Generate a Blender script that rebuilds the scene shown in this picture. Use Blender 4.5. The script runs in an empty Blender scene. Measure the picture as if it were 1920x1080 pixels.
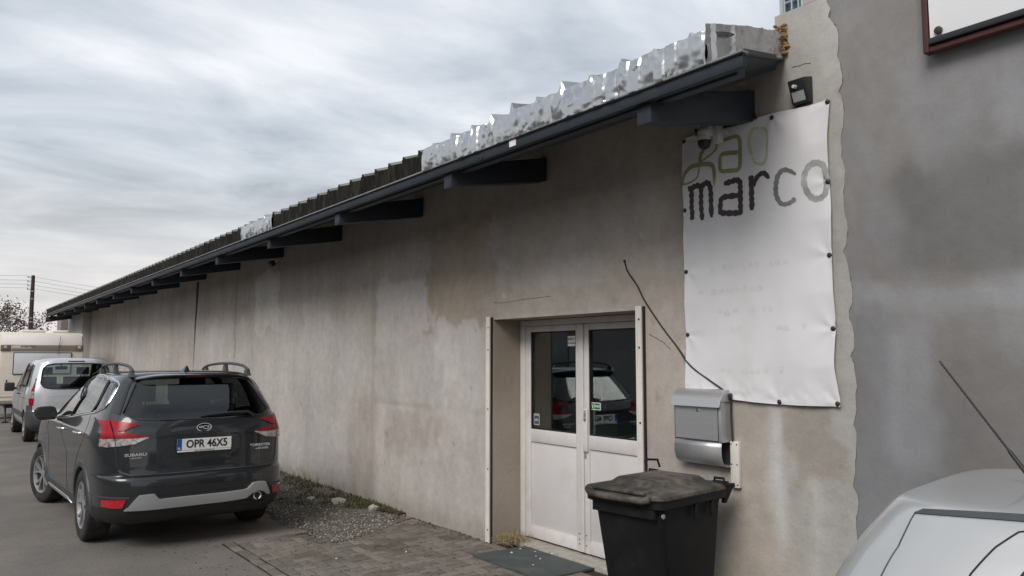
import bpy, bmesh, math, random
from mathutils import Vector, Matrix, noise
R = math.radians
random.seed(7)
scene = bpy.context.scene
col = scene.collection

# ------------------------------------------------------------------ camera
cam = bpy.data.cameras.new('camera')
cam_o = bpy.data.objects.new('camera', cam)
col.objects.link(cam_o)
cam.sensor_width = 36.0
cam.lens = 27.75
cam.clip_start = 0.05
cam.clip_end = 2000
cam_o.location = (0, 0, 1.80)
cam_o.rotation_euler = (R(90 + 5.058), 0, R(-36.19))
scene.camera = cam_o

# ------------------------------------------------------------------ sky
world = bpy.data.worlds.new('World')
scene.world = world
world.use_nodes = True
wn, wl = world.node_tree.nodes, world.node_tree.links
wn.clear()
SUN_EL, SUN_AZ = 42, 245          # azimuth measured clockwise from +Y


def wnode(t, **kw):
    n = wn.new(t)
    for k, v in kw.items():
        setattr(n, k, v)
    return n


def sky():
    out = wnode('ShaderNodeOutputWorld')
    bg = wnode('ShaderNodeBackground')
    bg.inputs['Strength'].default_value = 0.1
    st = wnode('ShaderNodeTexSky', sky_type='NISHITA', sun_disc=False)
    st.sun_elevation = R(SUN_EL)
    st.sun_rotation = R(SUN_AZ)
    st.air_density = 2.0
    st.dust_density = 4.0
    tc = wnode('ShaderNodeTexCoord')
    sep = wnode('ShaderNodeSeparateXYZ')
    wl.new(tc.outputs['Generated'], sep.inputs[0])
    zc = wnode('ShaderNodeMath', operation='MAXIMUM')
    wl.new(sep.outputs['Z'], zc.inputs[0]); zc.inputs[1].default_value = 0.0
    za = wnode('ShaderNodeMath', operation='ADD')
    wl.new(zc.outputs[0], za.inputs[0]); za.inputs[1].default_value = 0.16
    dx = wnode('ShaderNodeMath', operation='DIVIDE')
    dy = wnode('ShaderNodeMath', operation='DIVIDE')
    wl.new(sep.outputs['X'], dx.inputs[0]); wl.new(za.outputs[0], dx.inputs[1])
    wl.new(sep.outputs['Y'], dy.inputs[0]); wl.new(za.outputs[0], dy.inputs[1])
    cmb = wnode('ShaderNodeCombineXYZ')
    wl.new(dx.outputs[0], cmb.inputs[0]); wl.new(dy.outputs[0], cmb.inputs[1])

    def layer(rot, sx, sy, off, scale, det, rough, dist):
        mp = wnode('ShaderNodeMapping')
        mp.inputs['Rotation'].default_value = (0, 0, R(rot))
        mp.inputs['Scale'].default_value = (sx, sy, 1)
        mp.inputs['Location'].default_value = off
        wl.new(cmb.outputs[0], mp.inputs[0])
        n = wnode('ShaderNodeTexNoise')
        n.inputs['Scale'].default_value = scale
        n.inputs['Detail'].default_value = det
        n.inputs['Roughness'].default_value = rough
        n.inputs['Distortion'].default_value = dist
        wl.new(mp.outputs[0], n.inputs['Vector'])
        return n.outputs['Fac']
    big = layer(28, 0.8, 1.5, (11.1, 4.7, 2.4), 0.62, 2.0, 0.5, 0.3)
    mid = layer(36, 0.85, 1.25, (5.3, 6.2, 1.4), 1.7, 7.0, 0.56, 0.35)
    ad = wnode('ShaderNodeMath', operation='ADD')
    m1 = wnode('ShaderNodeMath', operation='MULTIPLY')
    m2 = wnode('ShaderNodeMath', operation='MULTIPLY')
    wl.new(big, m1.inputs[0]); m1.inputs[1].default_value = 0.48
    wl.new(mid, m2.inputs[0]); m2.inputs[1].default_value = 0.52
    wl.new(m1.outputs[0], ad.inputs[0]); wl.new(m2.outputs[0], ad.inputs[1])
    rp = wnode('ShaderNodeValToRGB')
    e = rp.color_ramp.elements
    e[0].position = 0.38; e[0].color = (0.33, 0.38, 0.445, 1)
    e[1].position = 0.60; e[1].color = (0.83, 0.845, 0.885, 1)
    x = e.new(0.45); x.color = (0.49, 0.535, 0.60, 1)
    x = e.new(0.53); x.color = (0.66, 0.69, 0.745, 1)
    wl.new(ad.outputs[0], rp.inputs[0])
    # pale warm cloud base low over the horizon
    hr = wnode('ShaderNodeMapRange')
    hr.inputs[1].default_value = 0.0; hr.inputs[2].default_value = 0.24
    hr.inputs[3].default_value = 0.85; hr.inputs[4].default_value = 0.0
    wl.new(sep.outputs['Z'], hr.inputs[0])
    mx = wnode('ShaderNodeMix', data_type='RGBA')
    wl.new(hr.outputs[0], mx.inputs[0])
    wl.new(rp.outputs[0], mx.inputs[6])
    mx.inputs[7].default_value = (0.80, 0.755, 0.725, 1)
    sc = wnode('ShaderNodeVectorMath', operation='SCALE')
    sc.inputs['Scale'].default_value = 7.2
    wl.new(mx.outputs[2], sc.inputs[0])
    m3 = wnode('ShaderNodeMix', data_type='RGBA')
    m3.inputs[0].default_value = 0.93
    wl.new(st.outputs[0], m3.inputs[6])
    wl.new(sc.outputs[0], m3.inputs[7])
    wl.new(m3.outputs[2], bg.inputs['Color'])
    wl.new(bg.outputs[0], out.inputs['Surface'])


sky()
sun = bpy.data.lights.new('sun', 'SUN')
sun.energy = 1.5
sun.angle = R(30)
sun.color = (1.0, 0.96, 0.91)
sun_o = bpy.data.objects.new('sun', sun)
col.objects.link(sun_o)
sd = Vector((math.sin(R(SUN_AZ)) * math.cos(R(SUN_EL)), math.cos(R(SUN_AZ)) * math.cos(R(SUN_EL)), math.sin(R(SUN_EL))))
sun_o.rotation_euler = sd.to_track_quat('Z', 'Y').to_euler()
sun_o.location = (-20, -10, 30)

vs = scene.view_settings
vs.view_transform = 'Standard'
vs.look = 'None'
vs.gamma = 1.0
vs.exposure = 0.68
vs.use_curve_mapping = False
scene.render.engine = 'CYCLES'
scene.cycles.use_denoising = True
scene.cycles.max_bounces = 8

# ------------------------------------------------------------------ materials
MATS = {}


def mat(name, c, rough=0.6, metal=0.0, var=0.12, scale=3.0, bump=0.0, bscale=60.0, spec=0.5,
        rnd=0.0, stretch=None, c2=None, c2pos=(0.45, 0.65), c2scale=None, coat=0.0, rvar=0.0, alpha=None):
    """Principled surface with noise-driven tone changes, optional second colour in patches and fine relief."""
    if name in MATS:
        return MATS[name]
    m = bpy.data.materials.new(name)
    m.use_nodes = True
    nt = m.node_tree
    N, L = nt.nodes, nt.links
    b = N['Principled BSDF']
    b.inputs['Roughness'].default_value = rough
    b.inputs['Metallic'].default_value = metal
    b.inputs['Specular IOR Level'].default_value = spec
    b.inputs['Coat Weight'].default_value = coat
    b.inputs['Coat Roughness'].default_value = 0.05
    geo = N.new('ShaderNodeNewGeometry')
    mp = N.new('ShaderNodeMapping')
    if stretch:
        mp.inputs['Scale'].default_value = stretch
    L.new(geo.outputs['Position'], mp.inputs[0])
    n1 = N.new('ShaderNodeTexNoise')
    n1.inputs['Scale'].default_value = scale
    n1.inputs['Detail'].default_value = 6
    n1.inputs['Roughness'].default_value = 0.6
    L.new(mp.outputs[0], n1.inputs['Vector'])
    base = N.new('ShaderNodeRGB')
    base.outputs[0].default_value = (*c, 1)
    cur = base.outputs[0]
    if c2:
        n2 = N.new('ShaderNodeTexNoise')
        n2.inputs['Scale'].default_value = c2scale or scale * 0.6
        n2.inputs['Detail'].default_value = 7
        n2.inputs['Roughness'].default_value = 0.62
        L.new(mp.outputs[0], n2.inputs['Vector'])
        mr = N.new('ShaderNodeMapRange')
        mr.inputs[1].default_value = c2pos[0]; mr.inputs[2].default_value = c2pos[1]
        L.new(n2.outputs['Fac'], mr.inputs[0])
        mx = N.new('ShaderNodeMix'); mx.data_type = 'RGBA'
        L.new(mr.outputs[0], mx.inputs[0])
        L.new(cur, mx.inputs[6])
        mx.inputs[7].default_value = (*c2, 1)
        cur = mx.outputs[2]
    mr = N.new('ShaderNodeMapRange')
    mr.inputs[1].default_value = 0.3; mr.inputs[2].default_value = 0.7
    mr.inputs[3].default_value = 1 - var; mr.inputs[4].default_value = 1 + var
    L.new(n1.outputs['Fac'], mr.inputs[0])
    fac = mr.outputs[0]
    if rnd:
        oi = N.new('ShaderNodeObjectInfo')
        rr = N.new('ShaderNodeMapRange')
        rr.inputs[3].default_value = 1 - rnd; rr.inputs[4].default_value = 1 + rnd
        L.new(oi.outputs['Random'], rr.inputs[0])
        mm = N.new('ShaderNodeMath'); mm.operation = 'MULTIPLY'
        L.new(fac, mm.inputs[0]); L.new(rr.outputs[0], mm.inputs[1])
        fac = mm.outputs[0]
    sc = N.new('ShaderNodeVectorMath'); sc.operation = 'SCALE'
    L.new(cur, sc.inputs[0]); L.new(fac, sc.inputs['Scale'])
    L.new(sc.outputs[0], b.inputs['Base Color'])
    if rvar:
        rr = N.new('ShaderNodeMapRange')
        rr.inputs[1].default_value = 0.3; rr.inputs[2].default_value = 0.7
        rr.inputs[3].default_value = max(0.02, rough - rvar); rr.inputs[4].default_value = min(1, rough + rvar)
        L.new(n1.outputs['Fac'], rr.inputs[0]); L.new(rr.outputs[0], b.inputs['Roughness'])
    if bump:
        n3 = N.new('ShaderNodeTexNoise')
        n3.inputs['Scale'].default_value = bscale
        n3.inputs['Detail'].default_value = 5
        L.new(mp.outputs[0], n3.inputs['Vector'])
        bp = N.new('ShaderNodeBump')
        bp.inputs['Strength'].default_value = 1.0
        bp.inputs['Distance'].default_value = bump
        L.new(n3.outputs['Fac'], bp.inputs['Height'])
        L.new(bp.outputs[0], b.inputs['Normal'])
    MATS[name] = m
    return m


def glass(name, tint, rough=0.01, k=1.1):
    m = bpy.data.materials.new(name)
    m.use_nodes = True
    N, L = m.node_tree.nodes, m.node_tree.links
    N.clear()
    out = N.new('ShaderNodeOutputMaterial')
    tr = N.new('ShaderNodeBsdfTransparent'); tr.inputs[0].default_value = (*tint, 1)
    gl = N.new('ShaderNodeBsdfGlossy'); gl.inputs['Roughness'].default_value = rough
    gl.inputs[0].default_value = (0.95, 0.97, 0.97, 1)
    fr = N.new('ShaderNodeFresnel')
    gb_ = N.new('ShaderNodeNewGeometry')
    io = N.new('ShaderNodeMapRange')
    io.inputs[3].default_value = 1.55; io.inputs[4].default_value = 1 / 1.55
    L.new(gb_.outputs['Backfacing'], io.inputs[0]); L.new(io.outputs[0], fr.inputs[0])
    ad = N.new('ShaderNodeMath'); ad.operation = 'MULTIPLY_ADD'
    ad.inputs[1].default_value = k; ad.inputs[2].default_value = 0.012
    ad.use_clamp = True
    L.new(fr.outputs[0], ad.inputs[0])
    mx = N.new('ShaderNodeMixShader')
    L.new(ad.outputs[0], mx.inputs[0]); L.new(tr.outputs[0], mx.inputs[1]); L.new(gl.outputs[0], mx.inputs[2])
    L.new(mx.outputs[0], out.inputs[0])
    MATS[name] = m
    return m


def attr_mat(name, rough=0.9, bump=0.004, fine=0.10):
    """Render colour comes from the mesh's stain map (attribute 'stain'), broken up by fine noise."""
    m = bpy.data.materials.new(name)
    m.use_nodes = True
    N, L = m.node_tree.nodes, m.node_tree.links
    b = N['Principled BSDF']
    b.inputs['Roughness'].default_value = rough
    b.inputs['Specular IOR Level'].default_value = 0.25
    at = N.new('ShaderNodeAttribute'); at.attribute_name = 'stain'
    geo = N.new('ShaderNodeNewGeometry')
    prev = None
    for s, amp, st in ((1.3, fine * 0.9, (1, 1, 1)), (9, fine, (1, 1, 1)), (2.2, fine * 1.1, (1, 1.0, 0.3)), (60, fine * 0.6, (1, 1, 1)), (0.5, fine * 1.1, (1, 1, 1.3))):
        mp = N.new('ShaderNodeMapping'); mp.inputs['Scale'].default_value = st
        L.new(geo.outputs['Position'], mp.inputs[0])
        n = N.new('ShaderNodeTexNoise'); n.inputs['Scale'].default_value = s
        n.inputs['Detail'].default_value = 6; n.inputs['Roughness'].default_value = 0.62
        L.new(mp.outputs[0], n.inputs['Vector'])
        r = N.new('ShaderNodeMapRange')
        r.inputs[1].default_value = 0.3; r.inputs[2].default_value = 0.7
        r.inputs[3].default_value = 1 - amp; r.inputs[4].default_value = 1 + amp
        L.new(n.outputs['Fac'], r.inputs[0])
        if prev is None:
            prev = r.outputs[0]
        else:
            mm = N.new('ShaderNodeMath'); mm.operation = 'MULTIPLY'
            L.new(prev, mm.inputs[0]); L.new(r.outputs[0], mm.inputs[1]); prev = mm.outputs[0]
    sc = N.new('ShaderNodeVectorMath'); sc.operation = 'SCALE'
    L.new(at.outputs['Color'], sc.inputs[0]); L.new(prev, sc.inputs['Scale'])
    L.new(sc.outputs[0], b.inputs['Base Color'])
    bn = N.new('ShaderNodeTexNoise'); bn.inputs['Scale'].default_value = 14
    bn.inputs['Detail'].default_value = 9; bn.inputs['Roughness'].default_value = 0.65
    L.new(geo.outputs['Position'], bn.inputs['Vector'])
    bp = N.new('ShaderNodeBump'); bp.inputs['Distance'].default_value = bump; bp.inputs['Strength'].default_value = 1.0
    L.new(bn.outputs['Fac'], bp.inputs['Height']); L.new(bp.outputs[0], b.inputs['Normal'])
    MATS[name] = m
    return m


# ------------------------------------------------------------------ mesh helpers
class B:
    """Collects simple solids; build() links them as ONE mesh object."""

    def __init__(s):
        s.v, s.f = [], []

    def add(s, vs, fs):
        o = len(s.v)
        s.v += [tuple(p) for p in vs]
        s.f += [tuple(i + o for i in f) for f in fs]
        return s

    def box(s, x0, x1, y0, y1, z0, z1, M=None):
        vs = [Vector(p) for p in ((x0, y0, z0), (x1, y0, z0), (x1, y1, z0), (x0, y1, z0), (x0, y0, z1), (x1, y0, z1), (x1, y1, z1), (x0, y1, z1))]
        if M:
            vs = [M @ p for p in vs]
        return s.add(vs, [(0, 3, 2, 1), (4, 5, 6, 7), (0, 1, 5, 4), (1, 2, 6, 5), (2, 3, 7, 6), (3, 0, 4, 7)])

    def hexa(s, p):          # eight corners, bottom four then top four
        return s.add(p, [(0, 3, 2, 1), (4, 5, 6, 7), (0, 1, 5, 4), (1, 2, 6, 5), (2, 3, 7, 6), (3, 0, 4, 7)])

    def prism(s, poly, fn0, fn1):
        n = len(poly)
        vs = [fn0(*p) for p in poly] + [fn1(*p) for p in poly]
        fs = [tuple(range(n - 1, -1, -1)), tuple(range(n, 2 * n))]
        fs += [(i, (i + 1) % n, n + (i + 1) % n, n + i) for i in range(n)]
        return s.add(vs, fs)

    def tube(s, pts, r, n=8, close=False, flat=None):
        pts = [Vector(p) for p in pts]
        k = len(pts)
        rs = r if isinstance(r, (list, tuple)) else [r] * k
        vs, fs = [], []
        up = Vector((0.13, 0.21, 1)).normalized()
        prev = None
        for i, p in enumerate(pts):
            if close:
                t = pts[(i + 1) % k] - pts[i - 1]
            else:
                t = pts[min(i + 1, k - 1)] - pts[max(i - 1, 0)]
            t.normalize()
            if prev is None:
                a = t.cross(up)
                if a.length < 1e-3:
                    a = t.cross(Vector((1, 0, 0)))
            else:
                a = prev - t * prev.dot(t)
            a.normalize()
            prev = a
            b = t.cross(a)
            for j in range(n):
                w = 2 * math.pi * j / n
                vs.append(p + (a * math.cos(w) + b * math.sin(w)) * rs[i])
        m = k if close else k - 1
        for i in range(m):
            for j in range(n):
                fs.append((i * n + j, i * n + (j + 1) % n, ((i + 1) % k) * n + (j + 1) % n, ((i + 1) % k) * n + j))
        if not close:
            fs.append(tuple(range(n - 1, -1, -1)))
            fs.append(tuple(range((k - 1) * n, k * n)))
        return s.add(vs, fs)

    def lathe(s, prof, n=32, M=None, axis='X'):
        """prof: list of (r, a): radius and place along the axis."""
        vs, fs = [], []
        for r, a in prof:
            for j in range(n):
                w = 2 * math.pi * j / n
                if axis == 'X':
                    p = Vector((a, r * math.cos(w), r * math.sin(w)))
                elif axis == 'Y':
                    p = Vector((r * math.cos(w), a, r * math.sin(w)))
                else:
                    p = Vector((r * math.cos(w), r * math.sin(w), a))
                vs.append(M @ p if M else p)
        for i in range(len(prof) - 1):
            for j in range(n):
                fs.append((i * n + j, i * n + (j + 1) % n, (i + 1) * n + (j + 1) % n, (i + 1) * n + j))
        fs.append(tuple(range(n - 1, -1, -1)))
        fs.append(tuple(range((len(prof) - 1) * n, len(prof) * n)))
        return s.add(vs, fs)

    def grid(s, nx, ny, fn, both=None):
        vs = [fn(i / nx, j / ny) for j in range(ny + 1) for i in range(nx + 1)]
        fs = [(j * (nx + 1) + i, j * (nx + 1) + i + 1, (j + 1) * (nx + 1) + i + 1, (j + 1) * (nx + 1) + i) for j in range(ny) for i in range(nx)]
        return s.add(vs, fs)

    def mesh(s, name, m, smooth=30, bevel=0, seg=2, fixn=True):
        me = bpy.data.meshes.new(name)
        me.from_pydata([tuple(v) for v in s.v], [], s.f)
        if bevel or fixn:
            bm = bmesh.new(); bm.from_mesh(me)
            if bevel:
                ed = [e for e in bm.edges if len(e.link_faces) == 2 and e.calc_face_angle(0) > 0.5]
                bmesh.ops.bevel(bm, geom=ed, offset=bevel, segments=seg, affect='EDGES', clamp_overlap=True, profile=0.5)
            if fixn:
                bmesh.ops.recalc_face_normals(bm, faces=bm.faces)
            bm.to_mesh(me); bm.free()
        if m:
            me.materials.append(MATS[m] if isinstance(m, str) else m)
        if smooth:
            me.polygons.foreach_set('use_smooth', [True] * len(me.polygons))
            me.set_sharp_from_angle(angle=R(smooth))
        return me

    def build(s, name, m, parent=None, smooth=30, bevel=0, seg=2, label=None, kind=None, local=False, fixn=True):
        o = bpy.data.objects.new(name, s.mesh(name, m, smooth, bevel, seg, fixn))
        col.objects.link(o)
        put(o, parent, local)
        if label:
            o['label'] = label
        if kind:
            o['kind'] = kind
        return o


def put(o, parent, local=False):
    if parent is not None:
        o.parent = parent
        if not local and parent.type == 'EMPTY':
            o.matrix_parent_inverse = parent.matrix_basis.inverted()


def tag(o, label, cat, group=None):
    o['label'] = label
    o['category'] = cat
    if group:
        o['group'] = group
    return o


def thing(name, label, cat, loc, rz=0, group=None):
    o = bpy.data.objects.new(name, None)
    o.empty_display_size = 0.2
    col.objects.link(o)
    o.location = loc
    o.rotation_euler = (0, 0, rz)
    return tag(o, label, cat, group)


def struct(o):
    o['kind'] = 'structure'
    return o


def text(name, body, size, m, parent, M, extrude=0.001, local=True, sx=1.0, bold=0.0, align='CENTER'):
    cu = bpy.data.curves.new(name, 'FONT')
    cu.body = body
    cu.size = size
    cu.extrude = extrude
    cu.offset = bold
    cu.align_x = align
    cu.align_y = 'CENTER'
    t = bpy.data.objects.new(name + '_curve', cu)
    col.objects.link(t)
    dg = bpy.context.evaluated_depsgraph_get()
    me = bpy.data.meshes.new_from_object(t.evaluated_get(dg))
    bpy.data.objects.remove(t)
    me.transform(M @ Matrix.Diagonal((sx, 1, 1, 1)))
    me.materials.clear()
    me.materials.append(MATS[m])
    o = bpy.data.objects.new(name, me)
    col.objects.link(o)
    put(o, parent, local)
    return o


def frame(o, x, y, z):
    """Matrix whose columns are the given axes at origin o."""
    return Matrix(((x[0], y[0], z[0], o[0]), (x[1], y[1], z[1], o[1]), (x[2], y[2], z[2], o[2]), (0, 0, 0, 1)))


def nz(x, y=0.0, z=0.0):
    return noise.noise(Vector((x, y, z)))


def fbm(x, y, z=0.0, o=4):
    a, s, t = 1.0, 0.0, 0.0
    for i in range(o):
        s += a * noise.noise(Vector((x, y, z))); t += a
        x *= 2.07; y *= 2.07; z += 3.1; a *= 0.55
    return s / t


def sst(a, b, x):
    t = max(0.0, min(1.0, (x - a) / (b - a)))
    return t * t * (3 - 2 * t)


def catmull(pts, k=6):
    out = []
    n = len(pts)
    for i in range(n - 1):
        p0, p1, p2, p3 = pts[max(i - 1, 0)], pts[i], pts[i + 1], pts[min(i + 2, n - 1)]
        for j in range(k):
            t = j / k
            out.append(tuple(0.5 * (2 * b + (c - a) * t + (2 * a - 5 * b + 4 * c - d) * t * t + (3 * b - a - 3 * c + d) * t ** 3)
                             for a, b, c, d in zip(p0, p1, p2, p3)))
    out.append(tuple(pts[-1]))
    return out


# shared materials
mat('asphalt', (0.150, 0.137, 0.125), 0.92, var=0.17, scale=38, bump=0.008, bscale=120, c2=(0.195, 0.176, 0.156), c2pos=(0.42, 0.64), c2scale=0.9, spec=0.3)
mat('earth', (0.10, 0.085, 0.065), 0.95, var=0.25, scale=1.5, bump=0.01, bscale=30, c2=(0.07, 0.075, 0.04), c2scale=0.7)
mat('joint_sand', (0.025, 0.022, 0.019), 0.95, var=0.25, scale=8, bump=0.003, bscale=150)
mat('paver', (0.160, 0.140, 0.121), 0.85, var=0.12, scale=14, bump=0.0025, bscale=130, rnd=0.26, c2=(0.120, 0.100, 0.080), c2pos=(0.50, 0.62), c2scale=1.8)
mat('gravel', (0.165, 0.150, 0.132), 0.9, var=0.55, scale=70, c2=(0.09, 0.08, 0.068), c2pos=(0.45, 0.55), c2scale=45)
mat('stone', (0.34, 0.32, 0.28), 0.9, var=0.2, scale=14, bump=0.004, bscale=60)
mat('moss', (0.075, 0.080, 0.032), 0.9, var=0.5, scale=12, c2=(0.10, 0.085, 0.045), c2pos=(0.45, 0.6), c2scale=4)
mat('straw', (0.30, 0.24, 0.13), 0.85, var=0.3, scale=25)
mat('mat_rubber', (0.055, 0.068, 0.066), 0.8, var=0.18, scale=5, bump=0.002, bscale=180, c2=(0.10, 0.098, 0.088), c2pos=(0.5, 0.8), c2scale=4)
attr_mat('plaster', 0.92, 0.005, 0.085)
attr_mat('grey_render', 0.9, 0.003, 0.06)
mat('reveal', (0.36, 0.31, 0.26), 0.92, var=0.12, scale=3, bump=0.003, bscale=30, c2=(0.27, 0.225, 0.18), c2scale=1.5)
mat('navy_wood', (0.020, 0.026, 0.038), 0.55, var=0.25, scale=5, bump=0.0015, bscale=40, stretch=(1, 1, 1))
mat('soffit', (0.062, 0.063, 0.065), 0.75, var=0.15, scale=2.5)
mat('fascia', (0.020, 0.025, 0.033), 0.55, var=0.25, scale=4, spec=0.3)
mat('fascia_edge', (0.19, 0.20, 0.21), 0.5, metal=0.2, var=0.2, scale=6)
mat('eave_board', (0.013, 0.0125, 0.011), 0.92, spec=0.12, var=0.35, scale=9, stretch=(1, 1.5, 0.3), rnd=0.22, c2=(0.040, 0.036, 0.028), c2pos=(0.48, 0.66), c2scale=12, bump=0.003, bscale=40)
mat('roof_sheet', (0.17, 0.17, 0.165), 0.8, var=0.25, scale=3, c2=(0.10, 0.095, 0.085), c2scale=2)
mat('foil', (0.70, 0.71, 0.72), 0.36, metal=1.0, var=0.06, scale=6, rvar=0.10, bump=0.004, bscale=9, stretch=(1, 1.6, .5))
mat('rust', (0.085, 0.045, 0.025), 0.85, var=0.4, scale=20, bump=0.003, bscale=60)
mat('dark_crack', (0.10, 0.085, 0.07), 0.95, var=0.3, scale=20)
mat('foam', (0.27, 0.165, 0.075), 0.9, var=0.3, scale=40, bump=0.01, bscale=50)
mat('door_white', (0.60, 0.575, 0.575), 0.5, var=0.05, scale=2.5, c2=(0.54, 0.50, 0.47), c2pos=(0.56, 0.85), c2scale=3)
mat('door_frame', (0.64, 0.615, 0.605), 0.45, var=0.06, scale=5, c2=(0.48, 0.45, 0.42), c2pos=(0.58, 0.85), c2scale=6)
mat('pvc', (0.66, 0.63, 0.595), 0.5, var=0.08, scale=6, c2=(0.45, 0.41, 0.36), c2pos=(0.58, 0.85), c2scale=7)
mat('dull_black', (0.012, 0.012, 0.012), 0.6, var=0.2, scale=20)
mat('screw', (0.05, 0.045, 0.04), 0.5, metal=0.6)
mat('eyelet', (0.035, 0.033, 0.03), 0.55, metal=0.3)
mat('steel', (0.50, 0.50, 0.51), 0.45, metal=0.75, var=0.05, scale=8, bump=0.0003, bscale=120, stretch=(1, 1, 14))
mat('steel_dark', (0.03, 0.03, 0.032), 0.5)
mat('cable', (0.020, 0.017, 0.016), 0.6)
mat('banner', (0.70, 0.695, 0.71), 0.5, var=0.035, scale=1.2, c2=(0.63, 0.615, 0.60), c2pos=(0.55, 0.85), c2scale=1.6)
mat('ink_brown', (0.050, 0.037, 0.036), 0.6, var=0.1)
mat('ink_grey', (0.20, 0.20, 0.205), 0.6, var=0.35, scale=9)
mat('ink_pale', (0.36, 0.36, 0.365), 0.6, var=0.35, scale=9)
mat('ink_green', (0.27, 0.30, 0.13), 0.6, var=0.15, scale=8)
mat('ink_green_pale', (0.50, 0.52, 0.38), 0.6, var=0.15, scale=8)
mat('ink_ghost', (0.62, 0.615, 0.625), 0.5, var=0.03)
mat('ink_ghost_lines', (0.655, 0.645, 0.65), 0.5, var=0.05, scale=20)
mat('bin_plastic', (0.010, 0.011, 0.013), 0.6, spec=0.25, var=0.25, scale=6, bump=0.0008, bscale=200, c2=(0.022, 0.022, 0.021), c2pos=(0.55, 0.8), c2scale=5)
mat('bin_lid', (0.040, 0.038, 0.035), 0.65, var=0.3, scale=30, bump=0.001, bscale=120, c2=(0.135, 0.118, 0.10), c2pos=(0.40, 0.62), c2scale=4.5, spec=0.3)
mat('car_grey', (0.017, 0.019, 0.022), 0.38, metal=0.15, var=0.05, scale=1, coat=1.0, spec=0.3)
mat('car_silver', (0.60, 0.615, 0.63), 0.33, metal=0.55, var=0.03, scale=1, coat=0.8)
mat('car_white', (0.42, 0.43, 0.435), 0.34, metal=0.25, var=0.03, scale=2, coat=0.7)
mat('plastic', (0.017, 0.018, 0.020), 0.55, var=0.15, scale=8)
mat('plastic_grey', (0.05, 0.055, 0.06), 0.5, var=0.15, scale=8)
mat('gloss_black', (0.006, 0.006, 0.007), 0.15, var=0.05, coat=0.5)
mat('interior', (0.018, 0.018, 0.019), 0.85, var=0.1)
mat('seat_cloth', (0.05, 0.05, 0.052), 0.9, var=0.1)
mat('chrome', (0.75, 0.76, 0.78), 0.12, metal=1.0, var=0.02)
mat('badge_silver', (0.62, 0.63, 0.65), 0.3, metal=0.35, var=0.02)
mat('skid_silver', (0.46, 0.47, 0.48), 0.42, metal=0.5, var=0.05)
mat('alloy', (0.34, 0.34, 0.35), 0.38, metal=0.5, var=0.05)
mat('gap_dark', (0.008, 0.008, 0.009), 0.8)
mat('tyre', (0.017, 0.016, 0.016), 0.8, var=0.25, scale=15, c2=(0.05, 0.046, 0.042), c2pos=(0.5, 0.75), c2scale=9)
mat('lamp_red', (0.27, 0.006, 0.012), 0.25, var=0.3, scale=14, spec=0.3)
mat('lamp_dark_red', (0.12, 0.005, 0.008), 0.25, var=0.1, spec=0.3)
mat('lamp_clear', (0.40, 0.385, 0.37), 0.2, metal=0.2, var=0.4, scale=22, c2=(0.20, 0.13, 0.12), c2pos=(0.5, 0.62), c2scale=16, coat=0.5)
mat('reflector_red', (0.42, 0.010, 0.018), 0.2, var=0.2, scale=30, coat=1.0)
mat('plate_white', (0.72, 0.72, 0.70), 0.4, var=0.05, scale=10)
mat('plate_blue', (0.01, 0.07, 0.28), 0.4)
mat('plate_ink', (0.008, 0.008, 0.008), 0.4)
mat('caravan_cream', (0.66, 0.61, 0.52), 0.45, var=0.06, scale=1.5, c2=(0.56, 0.50, 0.41), c2pos=(0.55, 0.8), c2scale=1.5)
mat('caravan_white', (0.74, 0.69, 0.655), 0.45, var=0.05, scale=1.5)
mat('caravan_brown', (0.155, 0.115, 0.085), 0.5, var=0.1)
mat('caravan_band', (0.47, 0.41, 0.35), 0.5, var=0.08)
mat('caravan_pane', (0.62, 0.62, 0.64), 0.25, var=0.08, scale=1.2, coat=0.4)
mat('bark', (0.085, 0.068, 0.060), 0.9, var=0.3, scale=8)
mat('pole_wood', (0.050, 0.030, 0.027), 0.9, var=0.3, scale=4)
mat('winter_leaf', (0.105, 0.085, 0.068), 0.85, var=0.35, scale=2)
mat('insulator', (0.35, 0.33, 0.30), 0.3)
mat('tile_red', (0.16, 0.060, 0.045), 0.85, var=0.2, scale=2)
def foil_mat():
    m = mat('foil2', (0.52, 0.53, 0.54), 0.30, metal=0.88, var=0.06, scale=6, rvar=0.08)
    N, L = m.node_tree.nodes, m.node_tree.links
    geo = N.new('ShaderNodeNewGeometry')
    n = N.new('ShaderNodeTexNoise'); n.inputs['Scale'].default_value = 5; n.inputs['Detail'].default_value = 3
    L.new(geo.outputs['Position'], n.inputs['Vector'])
    ad = N.new('ShaderNodeVectorMath'); ad.operation = 'MULTIPLY_ADD'
    L.new(n.outputs['Color'], ad.inputs[0]); ad.inputs[1].default_value = (.25, .25, .25); L.new(geo.outputs['Position'], ad.inputs[2])
    prev = None
    for sc, d in ((4.0, .009), (13, .002)):
        v = N.new('ShaderNodeTexVoronoi'); v.feature = 'F1'; v.inputs['Scale'].default_value = sc
        L.new(ad.outputs[0], v.inputs['Vector'])
        b = N.new('ShaderNodeBump'); b.inputs['Distance'].default_value = d; b.inputs['Strength'].default_value = .32
        L.new(v.outputs['Distance'], b.inputs['Height'])
        if prev:
            L.new(prev, b.inputs['Normal'])
        prev = b.outputs[0]
    L.new(prev, N['Principled BSDF'].inputs['Normal'])


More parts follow.
